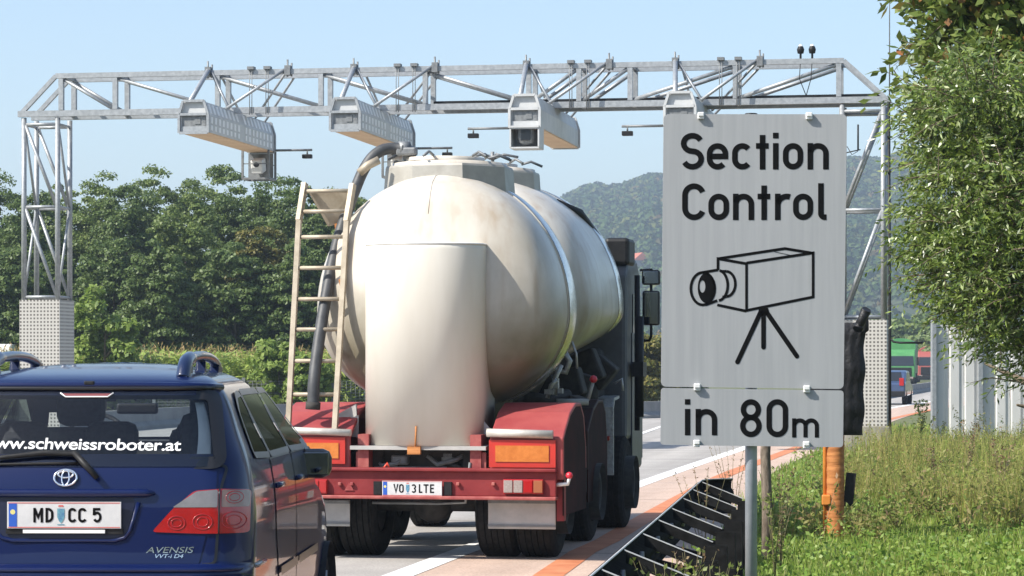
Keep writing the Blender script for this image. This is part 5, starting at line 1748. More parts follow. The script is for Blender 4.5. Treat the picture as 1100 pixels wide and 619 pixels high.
def outline(z, ns=(14, 8, 40, 6, 12)):
    """half plan outline (right side) from the rear centre to the front centre, list of (x,y)"""
    w, yr, yf = cW(z), cR(z), cF(z); rc = rc_of(z)
    pts = []
    x1 = w - rc
    b1 = rear_bulge(x1, z)
    for i in range(ns[0]): x = x1 * i / ns[0]; pts.append((x, yr + rear_bulge(x, z)))
    yc = yr + b1
    for i in range(ns[1]):
        a = PI / 2 * i / ns[1]; pts.append((x1 + rc * math.sin(a), yc + rc * 1.15 * (1 - math.cos(a))))
    y0 = yc + rc * 1.15
    rf = min(.5, (yf - y0) * .3)
    fb = .22 if z < 1.66 else .1
    y1 = yf - fb - rf
    if y1 < y0 + .02: y1 = y0 + .02
    for i in range(ns[2]):
        t = i / ns[2]; y = y0 + (y1 - y0) * t
        pts.append((w * taper(y, z), y))
    wl = w * taper(y1, z)
    x2 = max(wl - rf * .9, wl * .3)
    for i in range(ns[3]):
        a = PI / 2 * i / ns[3]; pts.append((x2 + (wl - x2) * math.cos(a), y1 + rf * math.sin(a)))
    for i in range(ns[4] + 1):
        t = i / ns[4]; x = x2 * (1 - t); pts.append((x, yf - fb + fb * (1 - (x / max(x2, 1e-4)) ** 2)) if x2 > 1e-4 else (0, yf))
    return pts


zl = sorted(set([round(v, 4) for v in list(np.linspace(.22, .8, 12)) + list(np.linspace(.8, .86, 6)) + list(np.linspace(.9, 1.66, 26)) + list(np.linspace(1.66, 1.75, 12)) + list(np.linspace(1.755, 1.788, 9))]))
rows = []
for z in zl:
    h_ = outline(z); rows.append([(x, y, z) for x, y in h_] + [(-x, y, z) for x, y in h_[-2:0:-1]])
nc = len(rows[0])
paint = bpy.data.materials.new('car_blue_paint'); paint.use_nodes = True
pb = paint.node_tree.nodes['Principled BSDF']
pb.inputs['Base Color'].default_value = (.0025, .0085, .054, 1); pb.inputs['Metallic'].default_value = .0; pb.inputs['Roughness'].default_value = .35
pb.inputs['Specular IOR Level'].default_value = .12; pb.inputs['Coat Weight'].default_value = .6; pb.inputs['Coat Roughness'].default_value = .03
cw_arch = [(3.75, .33, .38), (.98, .33, .38)]
q = MB(); vs = [p for r_ in rows for p in r_]
fs = []
for i in range(len(rows) - 1):
    for j in range(nc):
        j2 = (j + 1) % nc
        c_ = [sum(v[k] for v in (rows[i][j], rows[i][j2], rows[i + 1][j], rows[i + 1][j2])) / 4 for k in range(3)]
        x, y, z = c_
        side = abs(x) > cW(z) * taper(y, z) - .05 if z < 1.66 else False
        if 1.355 < z < 1.615:
            if abs(x) < .71 - (z - 1.355) * .22 and y < .6: continue                      # rear window
            if side and .66 + (z - 1.34) * 1.0 < y < 2.95 - (z - 1.35) * 1.0: continue     # side windows
            if y > 2.5 and abs(x) < .68 - (z - 1.3) * .25 and y > cF(z) - .4: continue  # windscreen
        if side and z < .72 and any((y - a) ** 2 + (z - b) ** 2 < r_ * r_ for a, b, r_ in cw_arch): continue
        fs.append((i * nc + j, i * nc + j2, (i + 1) * nc + j2, (i + 1) * nc + j))
q.add(vs, fs, 0, True)
q.add(rows[-1], [list(range(nc))], 0, True); q.add(rows[0], [list(range(nc))[::-1]], 0)
body = q.build('body', paint, car)
seal = mat('window_seal', (.012, .012, .013), rough=.3)
tint = glassmat('car_glass', (.86, .9, .9), .02, .015); sglass = glassmat('side_glass', (.10, .12, .12), .06, .01)
inner = mat('cabin_dark', (.02, .02, .022), (.035, .035, .036), rough=.8, scale=20)
q = MB()
# inner shell that keeps the cabin dark: parcel floor, inner pillars
q.box((0, 2.0, 1.18), (1.5, 3.0, .06)); q.box((0, 3.15, 1.27), (1.4, .35, .14), bev=.05); q.box((0, 1.6, 1.668), (1.1, 1.6, .02))
q.build('cabin_floor', inner, car)


sglass.node_tree.nodes['Glossy BSDF'].inputs[0].default_value = (.24, .31, .26, 1)  # dark green reflections painted in through the gloss tint


def rear_pt(x, z, off=0):
    def P(x, z):
        w = cW(z); rc = rc_of(z); x1 = w - rc; ax = abs(x)
        if ax <= x1: y = cR(z) + rear_bulge(ax, z)
        else:
            s = min((ax - x1) / rc, .9999); y = cR(z) + rear_bulge(x1, z) + rc * 1.15 * (1 - math.sqrt(1 - s * s))
        return Vector((x, y, z))
    p = P(x, z)
    if off:
        du = P(x + .004, z) - P(x - .004, z); dv = P(x, z + .004) - P(x, z - .004)
        n_ = du.cross(dv).normalized()
        if n_.y > 0 and abs(x) < cW(z) - rc_of(z): n_ = -n_
        if abs(x) >= cW(z) - rc_of(z) and n_.x * x < 0: n_ = -n_
        p = p + n_ * off
    return p


def side_pt(y, z, off=0, s=1):
    def P(y, z):
        w = cW(z); rc = rc_of(z); yc = cR(z) + rear_bulge(w - rc, z); y0 = yc + rc * 1.15
        if y >= y0: x = w * taper(y, z)
        else:
            c = min(max(1 - (y - yc) / (rc * 1.15), 0), 1); x = w - rc + rc * math.sqrt(max(0, 1 - c * c))
        return Vector((x, y, z))
    p = P(y, z)
    if off:
        du = P(y + .004, z) - P(y - .004, z); dv = P(y, z + .004) - P(y, z - .004)
        n_ = du.cross(dv).normalized()
        if n_.x < 0: n_ = -n_
        p = p + n_ * off
    return Vector((p.x * s, p.y, p.z))


def front_pt(x, z, off=0):
    w = cW(z); yf = cF(z); y0 = cR(z) + rear_bulge(w - rc_of(z), z) + rc_of(z) * 1.15
    rf = min(.5, (yf - y0) * .3); y1 = yf - .22 - rf; wl = w * taper(y1, z); x2 = max(wl - rf * .9, wl * .3)
    ax = abs(x)
    if ax <= x2: y = yf - .22 * (x / x2) ** 2
    else:
        s = min((ax - x2) / (wl - x2), .999); y = y1 + rf * math.sqrt(1 - s * s)
    return Vector((x, y + off, z + off * .8))


def roundpoly(pts, rc, k=5):
    out = []; n = len(pts)
    for i in range(n):
        p, a, b = Vector(pts[i]), Vector(pts[i - 1]), Vector(pts[(i + 1) % n])
        r_ = rc[i] if isinstance(rc, (list, tuple)) else rc
        r_ = min(r_, (a - p).length * .45, (b - p).length * .45)
        q1, q2 = p + (a - p).normalized() * r_, p + (b - p).normalized() * r_
        for j in range(k + 1):
            t = j / k; out.append(q1 * (1 - t) ** 2 + p * 2 * t * (1 - t) + q2 * t * t)
    return out


def patch(name, poly, mapf, off, m, parent, res=.03, smooth=True):
    """convex 2d polygon filled with a fine grid and wrapped on the body"""
    xs_ = [p.x for p in poly]; ys_ = [p.y for p in poly]
    x0, x1, y0, y1 = min(xs_), max(xs_), min(ys_), max(ys_)
    bm = bmesh.new()
    nx_, ny_ = max(2, int((x1 - x0) / res)), max(2, int((y1 - y0) / res))
    g_ = [[bm.verts.new((x0 + (x1 - x0) * i / nx_, y0 + (y1 - y0) * j / ny_, 0)) for j in range(ny_ + 1)] for i in range(nx_ + 1)]
    for i in range(nx_):
        for j in range(ny_): bm.faces.new((g_[i][j], g_[i + 1][j], g_[i + 1][j + 1], g_[i][j + 1]))
    A = sum(poly[i].x * poly[(i + 1) % len(poly)].y - poly[(i + 1) % len(poly)].x * poly[i].y for i in range(len(poly)))
    P = poly if A > 0 else poly[::-1]
    for i in range(len(P)):
        a, b = P[i], P[(i + 1) % len(P)]; d = b - a
        if d.length < 1e-6: continue
        bmesh.ops.bisect_plane(bm, geom=bm.verts[:] + bm.edges[:] + bm.faces[:], plane_co=(a.x, a.y, 0), plane_no=(d.y, -d.x, 0), clear_outer=True, dist=1e-6)
    for v_ in bm.verts: v_.co = mapf(v_.co.x, v_.co.y, off)
    for f in bm.faces: f.smooth = smooth
    me = bpy.data.meshes.new(name); bm.to_mesh(me); bm.free(); me.materials.append(m)
    o_ = bpy.data.objects.new(name, me); COL.objects.link(o_); o_.parent = parent
    return o_


def ring(name, outer, inner, mapf, off, m, parent, k=3, th=0):
    q = MB(); n = len(outer); vs = []
    for i in range(k + 1):
        t = i / k
        vs += [mapf(*(outer[j].lerp(inner[j], t)), off) for j in range(n)]
    q.add(vs, [(i * n + j, i * n + (j + 1) % n, (i + 1) * n + (j + 1) % n, (i + 1) * n + j) for i in range(k) for j in range(n)], 0, True)
    return q.build(name, m, parent, fix=False)


def inset(poly, d):
    n = len(poly); A = sum(poly[i].x * poly[(i + 1) % n].y - poly[(i + 1) % n].x * poly[i].y for i in range(n)); s = 1 if A > 0 else -1
    out = []
    for i in range(n):
        t = (poly[(i + 1) % n] - poly[i - 1])
        if t.length < 1e-9: t = Vector((1, 0))
        t.normalize(); out.append(poly[i] + Vector((-t.y, t.x)) * d * s)
    return out


# pixel -> tailgate coordinates
cx_ = lambda px, z=1.2: (px - 70) / 230 * (1 + cR(z) / CY)
cz_ = lambda py, yoff=0: EYE + (HY - py) / 230 * (1 + yoff / CY)
# rear window
RW = roundpoly([(-.73, 1.295), (.73, 1.295), (.65, 1.645), (-.65, 1.645)], .06)
tg = patch('tailgate', roundpoly([(-.70, .845), (.70, .845), (.70, 1.17), (.73, 1.30), (.70, 1.33), (-.70, 1.33), (-.73, 1.30), (-.70, 1.17)], .03), rear_pt, .004, paint, car)
gap = [Vector(p) for p in roundpoly([(-.70, .845), (.70, .845), (.72, 1.20), (.745, 1.30), (-.745, 1.30), (-.72, 1.20)], .03)]
ring('tailgate_gap', inset(gap, -.007), inset(gap, .006), rear_pt, .002, seal, car)
rw = patch('rear_window', RW, rear_pt, .009, tint, car)
ring('window_frame', inset(RW, -.012), inset(RW, .042), rear_pt, .012, seal, rw)
# spoiler lip and its lamp
q = MB()
for s0, s1, r_ in ((1.675, 1.675, .018),):
    pth = [rear_pt(x, 1.672 - .012 * (x / .66) ** 4, .012) for x in np.linspace(-.66, .66, 31)]
    q.tube(pth, .017, 8)
q.build('roof_lip', paint, car)
q = MB(); q.tube([rear_pt(x, 1.655, .016) for x in np.linspace(-.63, .63, 25)], .011, 6); q.build('lip_shadow_strip', seal, car)
bl = patch('brake_lamp', roundpoly([(cx_(55), cz_(424, .27)), (cx_(109), cz_(424, .27)), (cx_(103), cz_(427.5, .27)), (cx_(61), cz_(427.5, .27))], .004, 2), rear_pt, .0135, mat('lamp_dull', (.20, .06, .06), rough=.2), car)
q = MB(); q.tube([rear_pt(cx_(x), cz_(y, .27), .015) for x, y in ((53, 423.5), (59, 427.8), (105, 427.8), (111, 423.5))], .004, 5); q.build('lamp_edge', white, bl)
q = MB(); q.box(rear_pt(cx_(84), cz_(414, .3), .02), (.05, .03, .02), bev=.006); q.build('washer_jet', blackp, car)
# lettering on the glass
cu = bpy.data.curves.new('lettering', 'FONT'); cu.body = 'www.schweissroboter.at'; cu.size = .08; cu.offset = .0011; cu.align_x = 'RIGHT'; cu.space_character = .96
tmp = bpy.data.objects.new('lettering', cu); COL.objects.link(tmp)
bpy.context.view_layer.update()
me = bpy.data.meshes.new_from_object(tmp.evaluated_get(bpy.context.evaluated_depsgraph_get()))
COL.objects.unlink(tmp); bpy.data.objects.remove(tmp)
xs_ = [v_.co.x for v_ in me.vertices]; wtext = max(xs_) - min(xs_); xmx = max(xs_)
target_r = cx_(190, 1.37) ; full = .95
kx = full / wtext
for v_ in me.vertices:
    x = target_r + (v_.co.x - xmx) * kx
    z = 1.372 + v_.co.y * .92 - .012 * (x - .0)
    v_.co = rear_pt(x, z, .0115)
me.materials.clear(); me.materials.append(white)
to = bpy.data.objects.new('lettering', me); COL.objects.link(to); to.parent = rw
# wiper
q = MB()
q.tube([rear_pt(cx_(x), cz_(y, .1), .03) for x, y in ((-40, 501), (0, 494.5), (45, 490), (77, 490.5), (88, 500))], [.006, .010, .014, .014, .012], 7)
q.tube([rear_pt(cx_(x), cz_(y, .08), .035) for x, y in ((77, 490), (92, 503), (104, 515))], [.014, .017, .013], 8)
q.tube([rear_pt(cx_(x), cz_(y, .08), .014) for x, y in ((-55, 501), (0, 500), (60, 499), (82, 499))], .007, 6)
wp = q.build('wiper', blackp, car)
# emblem: three ellipses in a chrome oval
q = MB(); ex, ez = cx_(69.5), cz_(514, .02)
def oval(cx, cz, rx, rz, r_): q.tube([rear_pt(cx + rx * math.cos(a), cz + rz * math.sin(a), .012) for a in [2 * PI * k / 28 for k in range(28)]], r_, 6, closed=True)
oval(ex, ez, .053, .037, .0065); oval(ex, ez + .0, .0175, .035, .005); oval(ex, ez + .015, .036, .015, .005)
q.build('emblem', chrome, tg)
# number plate recess, handle ridge and plate
q = MB()
q.tube([rear_pt(x, cz_(530.5), .012) for x in np.linspace(cx_(-40), cx_(166), 22)], [.012] + [.02] * 20 + [.006], 8); q.build('handle_ridge', paint, tg)
q = MB(); q.tube([rear_pt(cx_(x), cz_(y), .004) for x, y in ((-14, 540), (-6, 570), (2, 578), (14, 581), (124, 581), (134, 578), (140, 570), (149, 540))], .011, 8); q.build('recess_lip', paint, tg)
recm = bpy.data.materials.new('recess_shaded_paint'); recm.use_nodes = True; rb = recm.node_tree.nodes['Principled BSDF']; rb.inputs['Base Color'].default_value = (.002, .005, .025, 1); rb.inputs['Roughness'].default_value = .4  # darker copy of the body blue, recess shade put into the colour
patch('plate_recess', roundpoly([(cx_(-8), cz_(579)), (cx_(136), cz_(579)), (cx_(146), cz_(534)), (cx_(-14), cz_(534))], .04), rear_pt, .006, recm, tg)
Px0, Px1, Pz0, Pz1 = cx_(8.5), cx_(131), cz_(567.5), cz_(539)
pw, ph = Px1 - Px0, Pz1 - Pz0; C6 = 6.25
g = lambda ch, a, b: (ch, (a / C6 - 8.5) / 230, (b / C6 - 8.5) / 230)
yp = min(rear_pt(0, z, 0).y for z in (Pz0, Pz1)) - .012
npl_ = number_plate(tg, lambda x, z, o: Vector((Px0 + x, yp - o, Pz0 + z)), pw, ph, [g('M', 230, 296), g('D', 312, 366), g('C', 465, 522), g('C', 532, 590), g('5', 630, 690)], (cx_(66.5) - Px0, .034), 98 / C6 / 230, .0118)
q = MB(); q.prism([(Px0 + pw * a, yp - .016, Pz0 - b) for a, b in ((.14, .022), (.86, .022), (.86, .006), (.14, .006))], (0, .008, 0)); q.prism([(Px0 - .008, yp - .004, Pz0 - .026), (Px1 + .008, yp - .004, Pz0 - .026), (Px1 + .008, yp - .004, Pz0 - .0), (Px0 - .008, yp - .004, Pz0)], (0, .01, 0), 1); q.build('plate_holder', [white, blackp], npl_)
# model script (two small chrome words)
def words(txt, size, xl_, xr_, zz, par, nm):
    cu = bpy.data.curves.new(nm, 'FONT'); cu.body = txt; cu.size = size; cu.shear = .25
    tmp = bpy.data.objects.new(nm, cu); COL.objects.link(tmp); bpy.context.view_layer.update()
    me = bpy.data.meshes.new_from_object(tmp.evaluated_get(bpy.context.evaluated_depsgraph_get())); COL.objects.unlink(tmp); bpy.data.objects.remove(tmp)
    xs_ = [v_.co.x for v_ in me.vertices]; a, b = min(xs_), max(xs_)
    for v_ in me.vertices: v_.co = rear_pt(xl_ + (v_.co.x - a) / (b - a) * (xr_ - xl_), zz + v_.co.y, .008)
    me.materials.clear(); me.materials.append(chrome)
    o_ = bpy.data.objects.new(nm, me); COL.objects.link(o_); o_.parent = par
words('AVENSIS', .04, cx_(157), cx_(208), cz_(594), tg, 'script')
words('VVT-i D4', .026, cx_(167), cx_(197), cz_(599.5), tg, 'script')
# tail lights, wrapped round the corners
lr_ = mat('car_lamp_red', (.34, .003, .005), (.26, .002, .004), rough=.1, coat=1, scale=14); lc_ = mat('car_lamp_clear', (.13, .125, .12), (.18, .17, .168), rough=.12, coat=1, scale=9); lo_ = mat('car_lamp_amber', (.18, .10, .06), (.24, .16, .12), rough=.12, coat=1, scale=9)
for s in (1, -1):
    mp_ = (lambda x, z, o, s=s: (lambda p: Vector((p.x * s, p.y, p.z)))(rear_pt(x, z, o)))
    zt_, zm_, zb_ = cz_(526), cz_(544.5), cz_(573.5)
    xo = .838
    L = patch('tail_light', roundpoly([(.405, zb_ + .008), (.62, zb_), (xo, zb_ + .0), (xo, zt_ - .006), (.72, zt_), (.60, zt_ - .008), (.50, zm_ - .012)], .02, 3), mp_, .010, lr_, car, .02)
    patch('clear_lens', roundpoly([(.50, zm_ - .004), (.705, zm_ - .004), (.705, zt_ - .004), (.61, zt_ - .012)], .008, 2), mp_, .0125, lc_, L, .02)
    patch('indicator_lens', roundpoly([(.722, zm_ - .004), (xo - .004, zm_ - .004), (xo - .004, zt_ - .012), (.722, zt_ - .004)], .008, 2), mp_, .0125, lo_, L, .02)
    q = MB()
    for (x, z, r_) in ((.52, zb_ + .05, .032), (.64, zb_ + .055, .036), (.775, zb_ + .06, .040), (.775, (zm_ + zt_) / 2, .028)):
        for k in range(2): q.tube([mp_(x + r_ * (1 - k * .4) * 1.25 * math.cos(a), z + r_ * (1 - k * .4) * math.sin(a), .011) for a in [2 * PI * j / 20 for j in range(20)]], .0028, 4, closed=True)
    q.build('lamp_rings', MATS['car_lamp_dark'] if 'car_lamp_dark' in MATS else mat('car_lamp_dark', (.30, .004, .006), rough=.15, coat=1), L)
    q = MB(); q.tube([mp_(.712, z, .0125) for z in np.linspace(zb_, zt_, 8)], .004, 5); q.build('lamp_split', seal, L)
# side windows, doors
WSB, WST = 1.325, 1.625
def wz(y): return WST if y < 1.9 else WST - .0 * y
for s in (1, -1):
    sp_ = lambda y, z, o, s=s: side_pt(y, z, o, s)
    zone = roundpoly([(.50, WSB + .01), (3.02, WSB - .02), (2.70, 1.50), (2.45, WST + .01), (1.4, WST + .02), (.78, WST), (.60, 1.54)], .06)
    sur = patch('window_surround', zone, sp_, .003, seal, car) if False else None
    for k, pl_ in enumerate(([(.56, WSB + .015), (1.12, WSB), (1.05, WST - .004), (.84, WST - .012), (.68, 1.55)], [(1.17, WSB), (2.0, WSB), (1.98, WST + .0), (1.11, WST)], [(2.06, WSB), (2.92, WSB - .01), (2.62, 1.52), (2.42, WST), (2.05, WST)])):
        rp = roundpoly(pl_, .03, 4)
        g_ = patch('side_window', rp, sp_, .007, sglass, car)
        ring('window_seal', inset(rp, -.022), inset(rp, .008), sp_, .0095, seal, g_)
    for (ya, yb) in ((1.10, 2.02), (2.04, 3.08)):
        dp = roundpoly([(ya + (.18 if ya < 1.5 else 0), .42), (yb, .42), (yb, 1.30), (ya, 1.30)], .05) if ya > 1.5 else roundpoly([(1.34, .42), (yb, .42), (yb, 1.30), (ya, 1.30), (ya, .95)], .05)
        d_ = patch('door', inset(dp, .004), sp_, .004, paint, car, .05)
        ring('door_gap', inset(dp, -.004), inset(dp, .006), sp_, .0022, seal, d_)
        q = MB(); pth = [sp_(yy, 1.16, .02 if 0 < i < 6 else .0) + Vector((0, 0, .0)) for i, yy in enumerate(np.linspace(ya + .06, ya + .26, 7))]
        q.tube(pth, .014, 8); q.build('handle', paint, d_)
        patch('side_strip', roundpoly([(ya + (.12 if ya < 1.5 else .02), .70), (yb - .02, .70), (yb - .02, .745), (ya + (.12 if ya < 1.5 else .02), .745)], .006, 2), sp_, .016, seal, d_)
    # mirror
    q = MB(); mx_ = s * ((tl(337, 2.35, CR, CA)) if s > 0 else .985); my = 2.75
    mx_ = s * tl(337.5, my, CR, CA)
    zm = EYE + (HY - 497.5) / F * (CY + my)
    q.box((mx_, my, zm), (.20, .12, .165), bev=.05); mir = q.build('wing_mirror', seal, car)
    q = MB(); q.box((mx_ + s * .004, my - .061, zm - .0), (.165, .006, .125), bev=.003); q.build('mirror_glass', MATS['mirror_glass'], mir)
    q = MB(); q.prism([(s * .80, my - .03, 1.3), (s * .80, my + .08, 1.3), (s * .80, my + .08, 1.36), (s * .80, my - .03, 1.35)], (mx_ - s * .8, 0, zm - 1.34)); q.build('mirror_foot', seal, mir)
    # roof rail
    q = MB(); xr_ = .475
    prf = [(.50, 1.705), (.55, 1.76), (.64, 1.795), (.82, 1.812), (1.1, 1.82), (1.4, 1.812), (1.6, 1.79), (1.74, 1.75)]
    pth = smooth_path([Vector((s * (xr_ - .0), y, z)) for y, z in prf], 5)
    q.tube(pth, [.036 if k < 14 else .026 for k in range(len(pth))], 10)
    for (ya, yb) in ((.46, .70), (1.05, 1.16), (1.55, 1.74)):
        zt = (1.80 if ya < 1.3 else 1.785) if ya > 1 else 1.775
        q.prism([(s * xr_ - .024, ya, 1.70), (s * xr_ - .024, yb, 1.715), (s * xr_ - .024, yb - .05, zt), (s * xr_ - .024, ya + .06, zt - .01)], (.048, 0, 0))
    q.build('roof_rail', MATS['rail_blue'] if 'rail_blue' in MATS else mat('rail_blue', (.006, .014, .05), rough=.3, coat=.5), car)
# bumper
q = MB()
pth = [side_pt(y, .82, .004, -1) for y in (.62, .45, .3)] + [rear_pt(x, .82, .006) for x in np.linspace(-.80, .80, 25)] + [side_pt(y, .82, .004, 1) for y in (.3, .45, .62)]
q.tube(pth, .012, 6); q.build('bumper_edge', paint, car)
bp_ = patch('bumper', roundpoly([(-.84, .36), (.84, .36), (.86, .80), (-.86, .80)], .05), rear_pt, .006, paint, car, .05)
# wheels
rim = mat('alloy_rim', (.45, .46, .47), (.55, .56, .57), rough=.3, metal=.8, scale=5)
for s in (1, -1):
    for yw in (.98, 3.75):
        M = Matrix.Translation((s * .84, yw, .335)) @ (Matrix.Scale(-1, 4, (1, 0, 0)) if s < 0 else Matrix.Identity(4))
        q = MB(); q.lathe([(0, .0), (.06, .0), (.07, -.02), (.19, -.03), (.215, -.005), (.22, -.05), (.22, -.18), (0, -.18)], (0, 0, 0), 'X', 30)
        for k in range(5):
            a = 2 * PI * k / 5; q.beam((-.008, .05 * math.cos(a), .05 * math.sin(a)), (-.012, .2 * math.cos(a), .2 * math.sin(a)), .05, .02)
        w_ = q.build('wheel', rim, car, M=M)
        q = MB(); q.lathe([(.215, -.01), (.25, .008), (.30, .004), (.33, -.02), (.335, -.05), (.335, -.16), (.33, -.19), (.25, -.2), (.215, -.19)], (0, 0, 0), 'X', 40); q.build('tyre', rubber, w_, M=M)
        q = MB(); q.lathe([(.375, .04), (.375, -.24), (.36, -.26), (.05, -.26)], (0, 0, 0), 'X', 24, a0=-.2, a1=PI + .2); q.build('wheel_housing', inner, car, M=M)
# seats, headrests, cabin mirror, steering wheel, pale pillar lining
seatm = mat('seat_cloth', (.028, .03, .036), (.05, .053, .06), rough=.9, scale=40)
def seat(x, y, h=1.36, wd=.46):
    q = MB(); q.box((x, y, h - .1), (wd, .14, .34), bev=.06); o_ = q.build('seat', seatm, car)
    q = MB(); q.box((x, y - .01, h + .17), (.27, .12, .19), bev=.06); 
    for sx in (-.06, .06): q.tube([(x + sx, y, h + .02), (x + sx, y, h + .1)], .007, 6)
    q.build('headrest', seatm, o_)
seat(-.37, 2.35, 1.36, .5); seat(.37, 2.35, 1.36, .5)
for x in (-.46, 0, .46): seat(x, 1.25, 1.22, .42)
q = MB(); q.box((cx_(195, 1.45), .78, 1.36), (.26, .12, .36), bev=.06); q.build('third_row_seat', seatm, car)
q = MB(); q.box((tl(147, 2.6, CR, CA), 2.62, EYE + (HY - 439) / F * (CY + 2.6)), (.235, .03, .062), bev=.02); q.tube([(tl(147, 2.6, CR, CA) - .02, 2.64, 1.58), (0, 2.6, 1.66)], .012, 6); q.build('cabin_mirror', blackp, car)
q = MB(); q.tube([(-.37 + .18 * math.cos(a), 2.78 + .05 * math.sin(a), 1.33 + .16 * math.sin(a)) for a in [2 * PI * k / 24 for k in range(24)]], .014, 6, closed=True); q.build('steering_wheel', blackp, car)
lin = mat('pillar_lining', (.60, .60, .57), (.66, .66, .63), rough=.7, scale=8)
for s in (1, -1):
    q = MB(); a_, b_ = [], []
    for k in range(13):
        t = k / 12; z = 1.335 + .26 * t; xo_ = .625 - .05 * t + .015 * math.sin(t * 3); y = cR(z) + .09; hw_ = .034 - .014 * t
        a_.append((s * (xo_ - hw_), y, z)); b_.append((s * (xo_ + hw_), y, z))
    n = len(a_); th = [(x, y + .02, z) for x, y, z in a_ + b_]
    q.add(a_ + b_ + th, [(i, i + 1, n + i + 1, n + i) for i in range(n - 1)] + [(2 * n + i, 3 * n + i, 3 * n + i + 1, 2 * n + i + 1) for i in range(n - 1)], 0, True)
    q.build('pillar_lining', lin, car)
# windscreen
ws = patch('windscreen', roundpoly([(-.70, 1.30), (.70, 1.30), (.60, 1.64), (-.60, 1.64)], .05), front_pt, .006, tint, car)
ring('windscreen_seal', inset(roundpoly([(-.70, 1.30), (.70, 1.30), (.60, 1.64), (-.60, 1.64)], .05), -.02), inset(roundpoly([(-.70, 1.30), (.70, 1.30), (.60, 1.64), (-.60, 1.64)], .05), .03), front_pt, .01, seal, ws)
for s in (1, -1):
    q = MB(); q.box((s * .58, 4.36, .86), (.36, .2, .17), bev=.06); q.build('headlight', lc_, car)
# ------------------------------------------------------------------ far traffic
def far_car(px, Y, heading, name, label, bodym, L=4.2, w=.86, h=1.5, van=False):
    root = empty(name, (W(px, 391, Y).x, Y, 0), -heading, label, 'van' if van else 'car')
    q = MB()
    if van: prof_ = [(0, .35), (0, 1.5), (.12, h - .05), (.4, h), (L - 1.9, h), (L - 1.3, h - .35), (L - .7, 1.35), (L - .1, 1.0), (L, .4)]
    else: prof_ = [(0, .35), (0, .95), (.25, 1.02), (.55, h - .06), (.9, h), (2.1, h - .02), (2.9, 1.02), (L - .15, .82), (L, .4)]
    q.prism([(-w, y, z) for y, z in prof_], (2 * w, 0, 0))
    b = q.build('body', bodym, root, bevel=.07)
    q = MB()
    if van: q.prism([(-w * .8, -.012, 1.25), (w * .8, -.012, 1.25), (w * .76, .0, 1.95), (-w * .76, .0, 1.95)], (0, .03, 0))
    else:
        q.prism([(-w * .82, .24, 1.04), (w * .82, .24, 1.04), (w * .74, .5, h - .1), (-w * .74, .5, h - .1)], (0, .03, .02))
        for s in (1, -1): q.prism([(s * (w + .002), y, z) for y, z in ((.62, 1.03), (.78, h - .12), (2.05, h - .12), (2.65, 1.03))], (s * .004, 0, 0))
    q.build('window', lensm, b)
    for s in (1, -1):
        q = MB(); q.box((s * w * .82, -.01, 1.0 if not van else 1.1), (.2, .06, .34), bev=.02); q.build('tail_light', lampr, b)
    q = MB(); q.box((0, -.02, .48), (2 * w - .05, .1, .24), bev=.03); q.build('bumper', blackp, b)
    q = MB(); q.box((0, -.075, .62), (.5, .012, .11)); q.build('number_plate', platem, b)
    for s in (1, -1):
        for y in (.8, L - .85):
            q = MB(); q.lathe([(0, 0), (.2, 0), (.31, -.01), (.32, -.05), (.32, -.2), (0, -.2)], (s * (w + .01), y, .32), 'X', 18)
            q.build('wheel', rubber, root)
    return root


fblue = mat('far_car_blue', (.05, .08, .16), rough=.3, coat=.8, metal=.3)
fgreen = mat('far_truck_green', (.05, .20, .06), (.08, .26, .08), rough=.4, scale=2)
fred_ = mat('far_truck_red', (.30, .07, .055), rough=.5)
far_car(951, 117, R(13), 'small_car', 'dark blue hatchback driving away beside the perforated pillar base', fblue)
far_car(-16, 104, R(9), 'delivery_van', 'white van just visible at the left edge of the photo behind the car roof', white, 5.4, .98, 2.55, True)


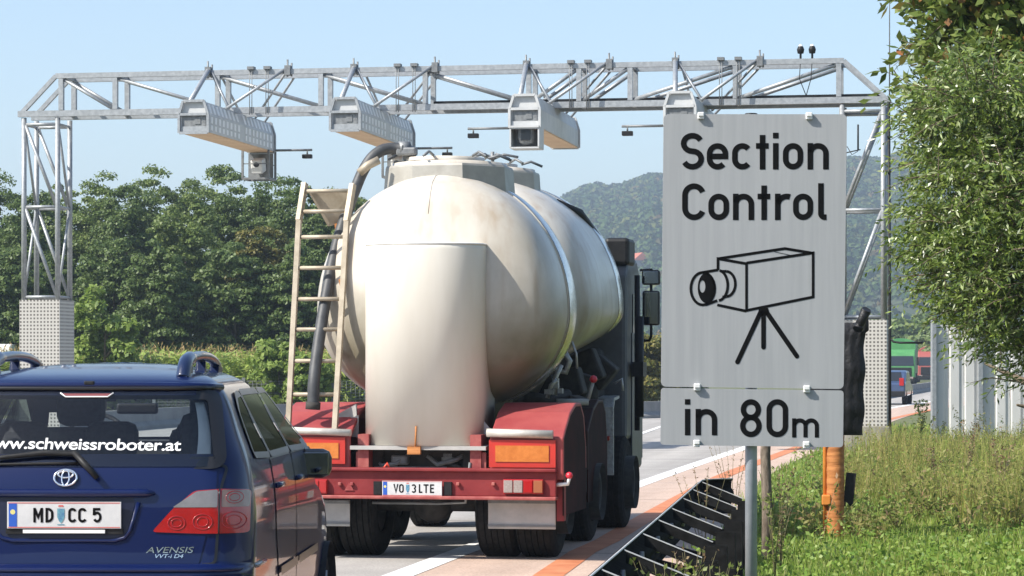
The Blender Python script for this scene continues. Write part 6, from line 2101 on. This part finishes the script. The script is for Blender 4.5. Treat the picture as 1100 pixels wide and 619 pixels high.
def far_truck(px, Y, heading, label, m, m2, w=1.25, h=3.6, Lb=9):
    """truck coming towards us on the far carriageway: front faces -y"""
    root = empty('lorry', (W(px, 391, Y).x, Y, 0), -heading, label, 'truck')
    q = MB(); q.prism([(-w, y, z) for y, z in ((0, .6), (0, 1.5), (.12, 2.5), (.6, 2.95), (1.9, 3.0), (1.9, .6))], (2 * w, 0, 0)); cb = q.build('cab', m, root, bevel=.1)
    q = MB(); q.prism([(-w * .92, -.01, 1.62), (w * .92, -.01, 1.62), (w * .88, .1, 2.42), (-w * .88, .1, 2.42)], (0, .02, 0)); q.build('windscreen', lensm, cb)
    q = MB(); q.box((0, -.03, 1.1), (1.9, .06, .75), bev=.03); q.box((0, -.05, .5), (2.4, .16, .42), bev=.05); q.build('grille', blackp, cb)
    for s in (1, -1):
        q = MB(); q.box((s * .95, -.1, .62), (.35, .06, .18), bev=.03); q.build('headlight', lampw, cb)
        q = MB(); q.box((s * (w + .2), .2, 2.0), (.2, .12, .7), bev=.04); q.build('mirror', blackp, cb)
        for y in (1.0, 4.5, 6.5, 7.8):
            q = MB(); q.lathe([(0, 0), (.3, 0), (.49, -.02), (.5, -.06), (.5, -.34), (0, -.34)], (s * 1.2, y, .5), 'X', 18); q.build('wheel', rubber, root)
    q = MB(); n_ = 12; pts_ = []
    arcp = [(w * math.cos(a), h - .55 + .55 * math.sin(a)) for a in [PI * k / n_ for k in range(n_ + 1)]]
    q.prism([(x, 2.1, z) for x, z in [(w, 1.0)] + arcp + [(-w, 1.0)]], (0, Lb - 2.1, 0)); q.build('load_box', m2, root, bevel=.03)
    q = MB(); q.box((0, Lb / 2 + .8, .8), (1.0, Lb - 2, .3)); q.build('chassis', dark, root)
    return root


far_truck(966.5, 222, R(10), 'green lorry coming the other way beyond the concrete barrier', fgreen, fgreen, 1.25, 3.9)
far_truck(1000, 256, R(10), 'red lorry behind the green one, partly hidden by the grey panel wall', fred_, fred_, 1.25, 3.5)
# a house on the slope: white gable and red roof seen through the truck mirrors' gap
hy = HY0
while hy < HY1 and hill_z((686 - HX) / F * hy, hy) < EYE + (HY - 292) / F * hy: hy += 4
hx = (686 - HX) / F * hy
hs_ = empty('farm_house', (hx, hy, hill_z(hx, hy) - .5), .3, 'small house with red roof on the wooded slope just above the truck mirrors', 'house')
q = MB(); q.box((0, 0, 2.2), (5.6, 7, 4.4)); q.build('wall', MATS['weathered_concrete'], hs_)
q = MB(); q.prism([(-3.4, -4, 4.4), (3.4, -4, 4.4), (0, -4, 7.2)], (0, 8, 0)); q.build('roof', mat('roof_tile', (.38, .10, .05), (.48, .15, .08), rough=.8, scale=3), hs_)

# ------------------------------------------------------------------ haze
hz = MB(); hz.box((400, 1200, 72), (4420, 3020, 146))
ho = hz.build('haze', [])
hm = bpy.data.materials.new('haze_air'); hm.use_nodes = True
nt = hm.node_tree; nt.nodes.remove(nt.nodes['Principled BSDF'])
pv = nt.nodes.new('ShaderNodeVolumePrincipled'); pv.inputs['Color'].default_value = (.70, .84, 1.0, 1); pv.inputs['Density'].default_value = .00042
pv.inputs['Anisotropy'].default_value = .2
nt.links.new(pv.outputs[0], nt.nodes['Material Output'].inputs['Volume'])
ho.data.materials.append(hm)
tag(ho, kind='stuff')
